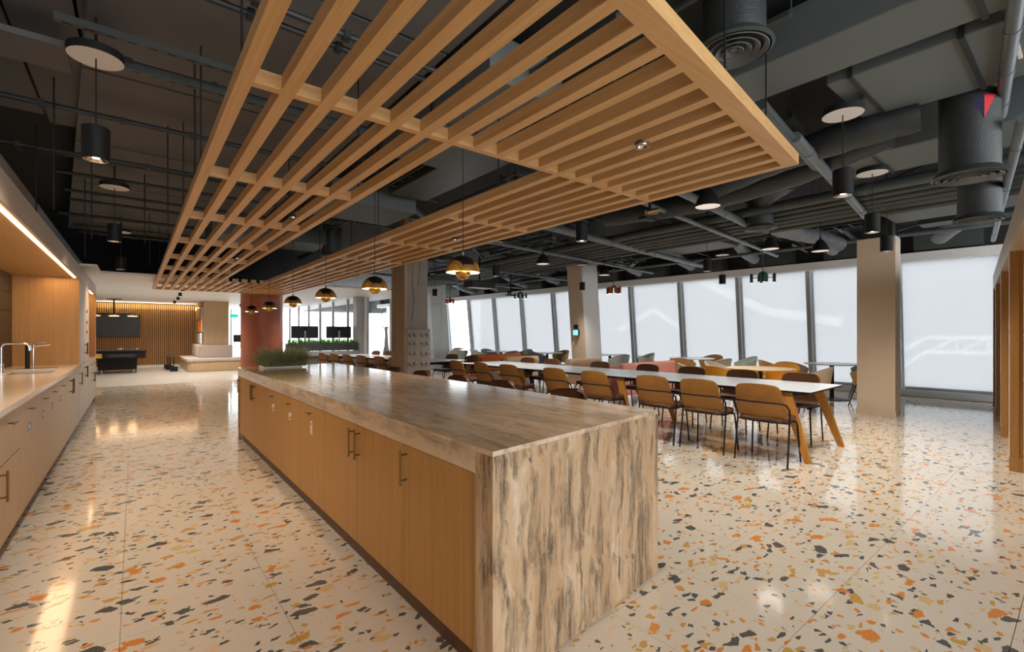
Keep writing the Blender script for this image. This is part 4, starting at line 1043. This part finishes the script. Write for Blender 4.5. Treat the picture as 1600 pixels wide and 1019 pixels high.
def sofa(name, lab, x0, x1, yb, mat, h, sgn, wings=True, seat=None):
    t = thing(name, lab, 'sofa', ((x0 + x1) / 2, yb, 0)); w = (x1 - x0) / 2
    Mb = lambda a, b, c, d, e, f: MB().box(a, b, min(c * sgn, d * sgn), max(c * sgn, d * sgn), e, f)
    Mb(-w, w, 0, .10, .20, h).build('backrest', mat, t, bevel=.04, seg=3)
    if wings:
        Mb(-w, -w + .10, .05, .62, .20, h - .06).build('armrest', mat, t, bevel=.035, seg=3)
        Mb(w - .10, w, .05, .62, .20, h - .06).build('armrest', mat, t, bevel=.035, seg=3)
    Mb(-w + .10, w - .10, .08, .66, .24, .44).build('seat', seat or mat, t, bevel=.03, seg=3)
    for a in (-w + .1, w - .1):
        for b in (.06, .56): MB().tube([(a, b * sgn, 0), (a, b * sgn, .25)], .015, 8).build('leg', 'black', t)
    return t
sofa('high_back_sofa', 'bright orange sofa with side wings behind the long table', 6.75, 8.5, 10.2, 'orange', .80, -1)
sofa('high_back_sofa', 'dusty pink sofa seen from behind beyond the long table', 7.0, 8.75, 5.45, 'pink', .80, 1)
for (x, y, lab) in ((7.75, 7.1, 'cream sofa with a round bolster back, nearer one'), (7.3, 8.7, 'cream sofa with a round bolster back, farther one')):
    t = thing('bolster_sofa', lab, 'sofa', (x, y, 0))
    MB().lathe([(.09, -.50), (.11, -.48), (.11, .48), (.09, .50)], 24, (0, 0, .70), Matrix.Rotation(PI / 2, 3, 'Y')).build('bolster', 'cream', t, smooth=True)
    box(-.55, .55, .0, .6, .25, .44).build('seat', 'cream', t, bevel=.03, seg=3)
    box(-.5, .5, -.03, .03, .3, .62).build('back_support', 'cream', t, bevel=.01)
    for a in (-.45, .45):
        for b in (.08, .52): MB().tube([(a, b, 0), (a, b, .26)], .015, 8).build('leg', 'black', t)
t = thing('low_sofa', 'navy low seat in front of the orange sofa', 'sofa', (7.6, 9.05, 0))
box(-.6, .6, 0, .12, .2, .72).build('backrest', 'navy', t, bevel=.03); box(-.6, .6, .1, .6, .2, .44).build('seat', 'navy', t, bevel=.03)
for a in (-.5, .5): box(a - .02, a + .02, .2, .24, 0, .2).build('leg', 'black', t)
t = thing('low_sofa', 'navy low seat left of the leaning pillar', 'sofa', (8.9, 9.9, 0))
box(-.4, .4, 0, .12, .2, .70).build('backrest', 'navy', t, bevel=.03); box(-.4, .4, .1, .6, .2, .44).build('seat', 'navy', t, bevel=.03)
for a in (-.3, .3): box(a - .02, a + .02, .2, .24, 0, .2).build('leg', 'black', t)

# ------------------------------------------------------------------ far end
tv = thing('wall_television', 'large black television on the slatted far wall', 'television', (-.62, 23.5, 1.66))
box(-.80, .80, -.03, .055, -.44, .44).build('bezel', 'black', tv, bevel=.004)
box(-.785, .785, -.032, -.03, -.425, .425).build('screen', 'screen', tv)
pt = thing('pool_table', 'black pool table with navy felt before the slatted wall', 'pool table', (-.48, 21.0, 0))
box(-.72, .78, -.35, 1.2, .50, .72).build('apron', 'black', pt, bevel=.02)
box(-.76, .82, -.39, 1.24, .72, .78).build('rail', 'black', pt, bevel=.012)
box(-.66, .72, -.29, 1.14, .775, .783).build('felt', 'bluefelt', pt)
MB().prism([(-.48, 0), (.55, 0), (.55, .85), (-.48, .85)], .10, .50).build('pedestal', 'black', pt, bevel=.02)
for (a, b) in ((-.38, -.02), (.45, -.02), (-.38, .8), (.45, .8)): MB().lathe([(.05, 0), (.055, .05), (.03, .11)], 14, (a, b, 0)).build('foot', 'steel', pt, smooth=True)
box(-.55, -.36, -.353, -.35, .53, .68).build('corner_plate', 'gold', pt)
box(-.20, .50, -.354, -.35, .57, .65).build('ball_return', 'screen', pt)
for k, (a, b, m_, nm) in enumerate(((.05, .3, 'cream', 'cream'), (.16, .28, 'orange', 'orange'), (.10, .42, 'white', 'white'), (.55, .35, 'offwhite', 'pale'))):
    tag(MB().lathe([(.028 * math.sin(PI * q / 8) + .0005, -.028 * math.cos(PI * q / 8)) for q in range(9)], 12).build('billiard_ball', m_, loc=(-.48 + a, 21.0 + b, .811), smooth=True), '%s billiard ball lying on the pool table' % nm, 'ball', 'billiard balls on the pool table')
plt = thing('pool_table_lamp', 'black bar lamp with three flat shades over the pool table', 'pendant lamp', (-.55, 21.3, 2.0))
MB().tube([(0, 0, .03), (0, 0, .555)], .02, 8).tube([(-.2, 0, .55), (.2, 0, .55)], .018, 6).build('stem', 'black', plt)
MB().tube([(-.6, 0, .04), (.6, 0, .04)], .015, 8).build('bar', 'black', plt)
for x in (-.5, 0, .5):
    MB().lathe([(.17, -.04), (.17, .0), (.12, .02), (.001, .025)], 24, (x, 0, 0)).build('shade', 'gold', plt, smooth=True)
    MB().lathe([(.001, -.041), (.14, -.041)], 20, (x, 0, 0)).build('diffuser', 'bulbsoft', plt)
# bench with bookcase
bk = thing('bookcase', 'tall pale oak bookcase block rising behind the upholstered bench', 'bookcase', (1.98, 20.55, 0))
box(.28, .80, 0, 2.9, .9, 2.56).build('side_panel', 'pale', bk)
box(0, .28, 0, .05, .9, 2.56).build('side_panel', 'pale', bk)
box(0, .28, 2.85, 2.9, .9, 2.56).build('side_panel', 'pale', bk)
for z in (.92, 1.42, 1.90, 2.42): box(0, .28, .05, 2.85, z, z + .04).build('shelf', 'oakz', bk)
for (mt, y0, y1, z0, z1, lab) in (('teal', .08, .55, 1.46, 1.90, 'teal box filling the middle shelf by the bookcase edge'), ('orange', .60, .95, 1.46, 1.88, 'orange box on the middle shelf'), ('orange', 1.6, 2.1, 1.46, 1.88, 'second orange box farther along the middle shelf'),
                                  ('teal', .08, .55, .96, 1.40, 'teal box on the bottom shelf'), ('white', .7, 1.3, .96, 1.38, 'white box on the bottom shelf'), ('cloth', 1.6, 2.3, .96, 1.36, 'beige box on the bottom shelf'),
                                  ('teal', .08, .30, 1.94, 2.38, 'narrow dark box on the top shelf'), ('grey', .35, .9, 1.94, 2.38, 'grey box on the top shelf'), ('pale', 1.3, 2.6, 1.94, 2.36, 'pale wooden box on the top shelf')):
    tag(box(1.99, 2.24, 20.55 + y0, 20.55 + y1, z0, z1).build('storage_box', mt), lab, 'box', 'boxes on the bookcase shelves')
bn = thing('corner_bench', 'pale corner bench with beige cushions wrapped round the bookcase', 'bench', (1.45, 19.95, 0))
MB().prism([(.1, 0), (1.75, 0), (1.85, .12), (1.85, .6), (.5, .6), (.5, 3.4), (0, 3.4), (0, .1)], 0, .34).build('base', 'pale', bn, bevel=.02)
for k in range(3): box(-.03, .5, .75 + k * .9, 1.62 + k * .9, .34, .46).build('cushion', 'cloth', bn, bevel=.03, seg=3)
MB().prism([(.05, -.04), (1.85, -.04), (1.95, .1), (1.95, .6), (-.03, .6), (-.03, .05)], .34, .47).build('cushion', 'cloth', bn, bevel=.04, seg=3)
box(.42, 1.45, .5, .62, .46, .93).build('backrest', 'cloth', bn, bevel=.04, seg=3)
box(.40, .53, .6, 3.4, .46, .93).build('backrest', 'cloth', bn, bevel=.04, seg=3)
sx = thing('side_stand', 'x', 'side table')
box(-.11, .11, -.11, .11, 0, .16).build('base', 'black', sx); box(-.012, .012, -.012, .012, .16, .5).build('pole', 'black', sx); box(-.16, .16, -.12, .12, .5, .515).build('top', 'darkwood', sx)
used = [False]
for x, y, s in ((1.10, 20.7, 'nearest the camera'), (1.03, 21.6, 'in the middle'), (1.0, 22.4, 'nearest the slatted wall')): place(sx, used, (x, y, 0), 0, 'small block-based side table by the bench, %s' % s, 'side tables by the bench')
# planter bench
pb = thing('planter_box', 'long charcoal planter of bright green ferns on a grey cabinet', 'planter', (3.55, 14.98, 0))
box(0, 2.12, .0, .4, 0, .80).build('cabinet', 'grey', pb); box(-.03, 2.15, -.25, .02, .60, .68).build('bench_pad', 'darkbox', pb, bevel=.02)
for k in range(2): box(.0 + k * 1.06, 1.05 + k * 1.06, -.02, .36, .82, 1.05).build('trough', 'darkbox', pb, bevel=.005)
mb = MB(); sprigs(mb, .05, 2.08, .02, .33, 1.0, 1000, .30, .032, .6, 4); tag(mb.build('foliage', 'leaf2', pb), kind='stuff')
for k, (x, lab) in enumerate(((4.35, 'black monitor seen from behind over the ferns, beside the round column'), (5.45, 'black monitor seen from behind over the ferns, right one'))):
    t = thing('monitor', lab, 'monitor', (x, 16.2, 0), 0, 'monitors above the planter')
    box(-.42, .42, 0, .04, 1.20, 1.60).build('screen', 'screen', t, bevel=.006); box(-.02, .02, -.03, .0, .76, 1.45).build('stand', 'whiteframe', t); box(-.05, .05, -.02, .0, 1.48, 1.54).build('mount', 'black', t)
    box(-.12, .12, -.08, .1, .742, .76).build('foot', 'whiteframe', t)
dk = thing('office_desk', 'white office desk behind the fern planter', 'desk', (3.7, 15.9, 0))
box(0, 2.1, 0, .8, .71, .742).build('top', 'white', dk)
for a in (.05, 2.0): box(a, a + .05, .1, .7, 0, .71).build('leg', 'whiteframe', dk)
cs = thing('coat_stand', 'pale branching coat stand behind the glass partition', 'coat stand', (7.6, 17.2, 0))
MB().lathe([(.24, 0), (.2, .3), (.08, .9), (.05, 1.5), (.06, 1.62)], 20).build('body', 'whiteframe', cs, smooth=True)
for a in range(5):
    c, s = math.cos(a * 1.26), math.sin(a * 1.26); MB().tube([(0, 0, 1.55 - .2 * (a % 2)), (.2 * c, .2 * s, 1.6), (.28 * c, .28 * s, 1.75)], .015, 6).build('branch', 'mull', cs)
oc = thing('office_chair', 'x', 'chair')
pad(.46, .44, .44, .50, .12).build('seat', 'screen', oc, smooth=True); box(-.22, .22, .20, .24, .60, 1.05).build('backrest', 'screen', oc, bevel=.03); MB().tube([(0, 0, .06), (0, 0, .44)], .03, 8).build('column', 'steel', oc)
for a in range(5): MB().tube([(0, 0, .08), (.28 * math.cos(a * 1.257), .28 * math.sin(a * 1.257), .04)], .016, 6).build('leg', 'steel', oc)
MB().tube([(0, .2, .5), (0, .23, .7)], .015, 6).build('spine', 'steel', oc)
used = [False]
for x, y, s in ((3.95, 23.4, 'left of the pair seen past the bookcase'), (4.5, 24.3, 'right of the pair seen past the bookcase'), (3.75, 17.0, 'between the round column and the first monitor')):
    place(oc, used, (x, y, 0), .4, 'black office chair %s' % s, 'office chairs at the desks')
dk2 = thing('office_desk', 'white desk with screens far off past the bookcase', 'desk', (3.4, 24.9, 0))
box(0, 2.2, 0, .8, .71, .742).build('top', 'white', dk2)
for a in (.05, 2.1): box(a, a + .05, .1, .7, 0, .71).build('leg', 'whiteframe', dk2)
for a in (.5, 1.3):
    t = thing('monitor', 'small dark monitor on the far desk, %s' % ('left' if a < 1 else 'right'), 'monitor', (3.4 + a, 25.2, 0), 0, 'monitors on the far desk')
    box(-.3, .3, 0, .04, .95, 1.3).build('screen', 'screen', t); box(-.02, .02, .0, .04, .755, .95).build('stand', 'steel', t); box(-.12, .12, -.08, .1, .742, .755).build('foot', 'steel', t)
ex = thing('exit_sign', 'small green exit sign far off past the bookcase', 'sign', (3.6, 25.0, 2.10))
box(-.16, .16, 0, .03, 0, .15).build('panel', 'sign', ex); box(-.01, .01, .01, .02, .15, .46).build('hanger', 'white', ex)
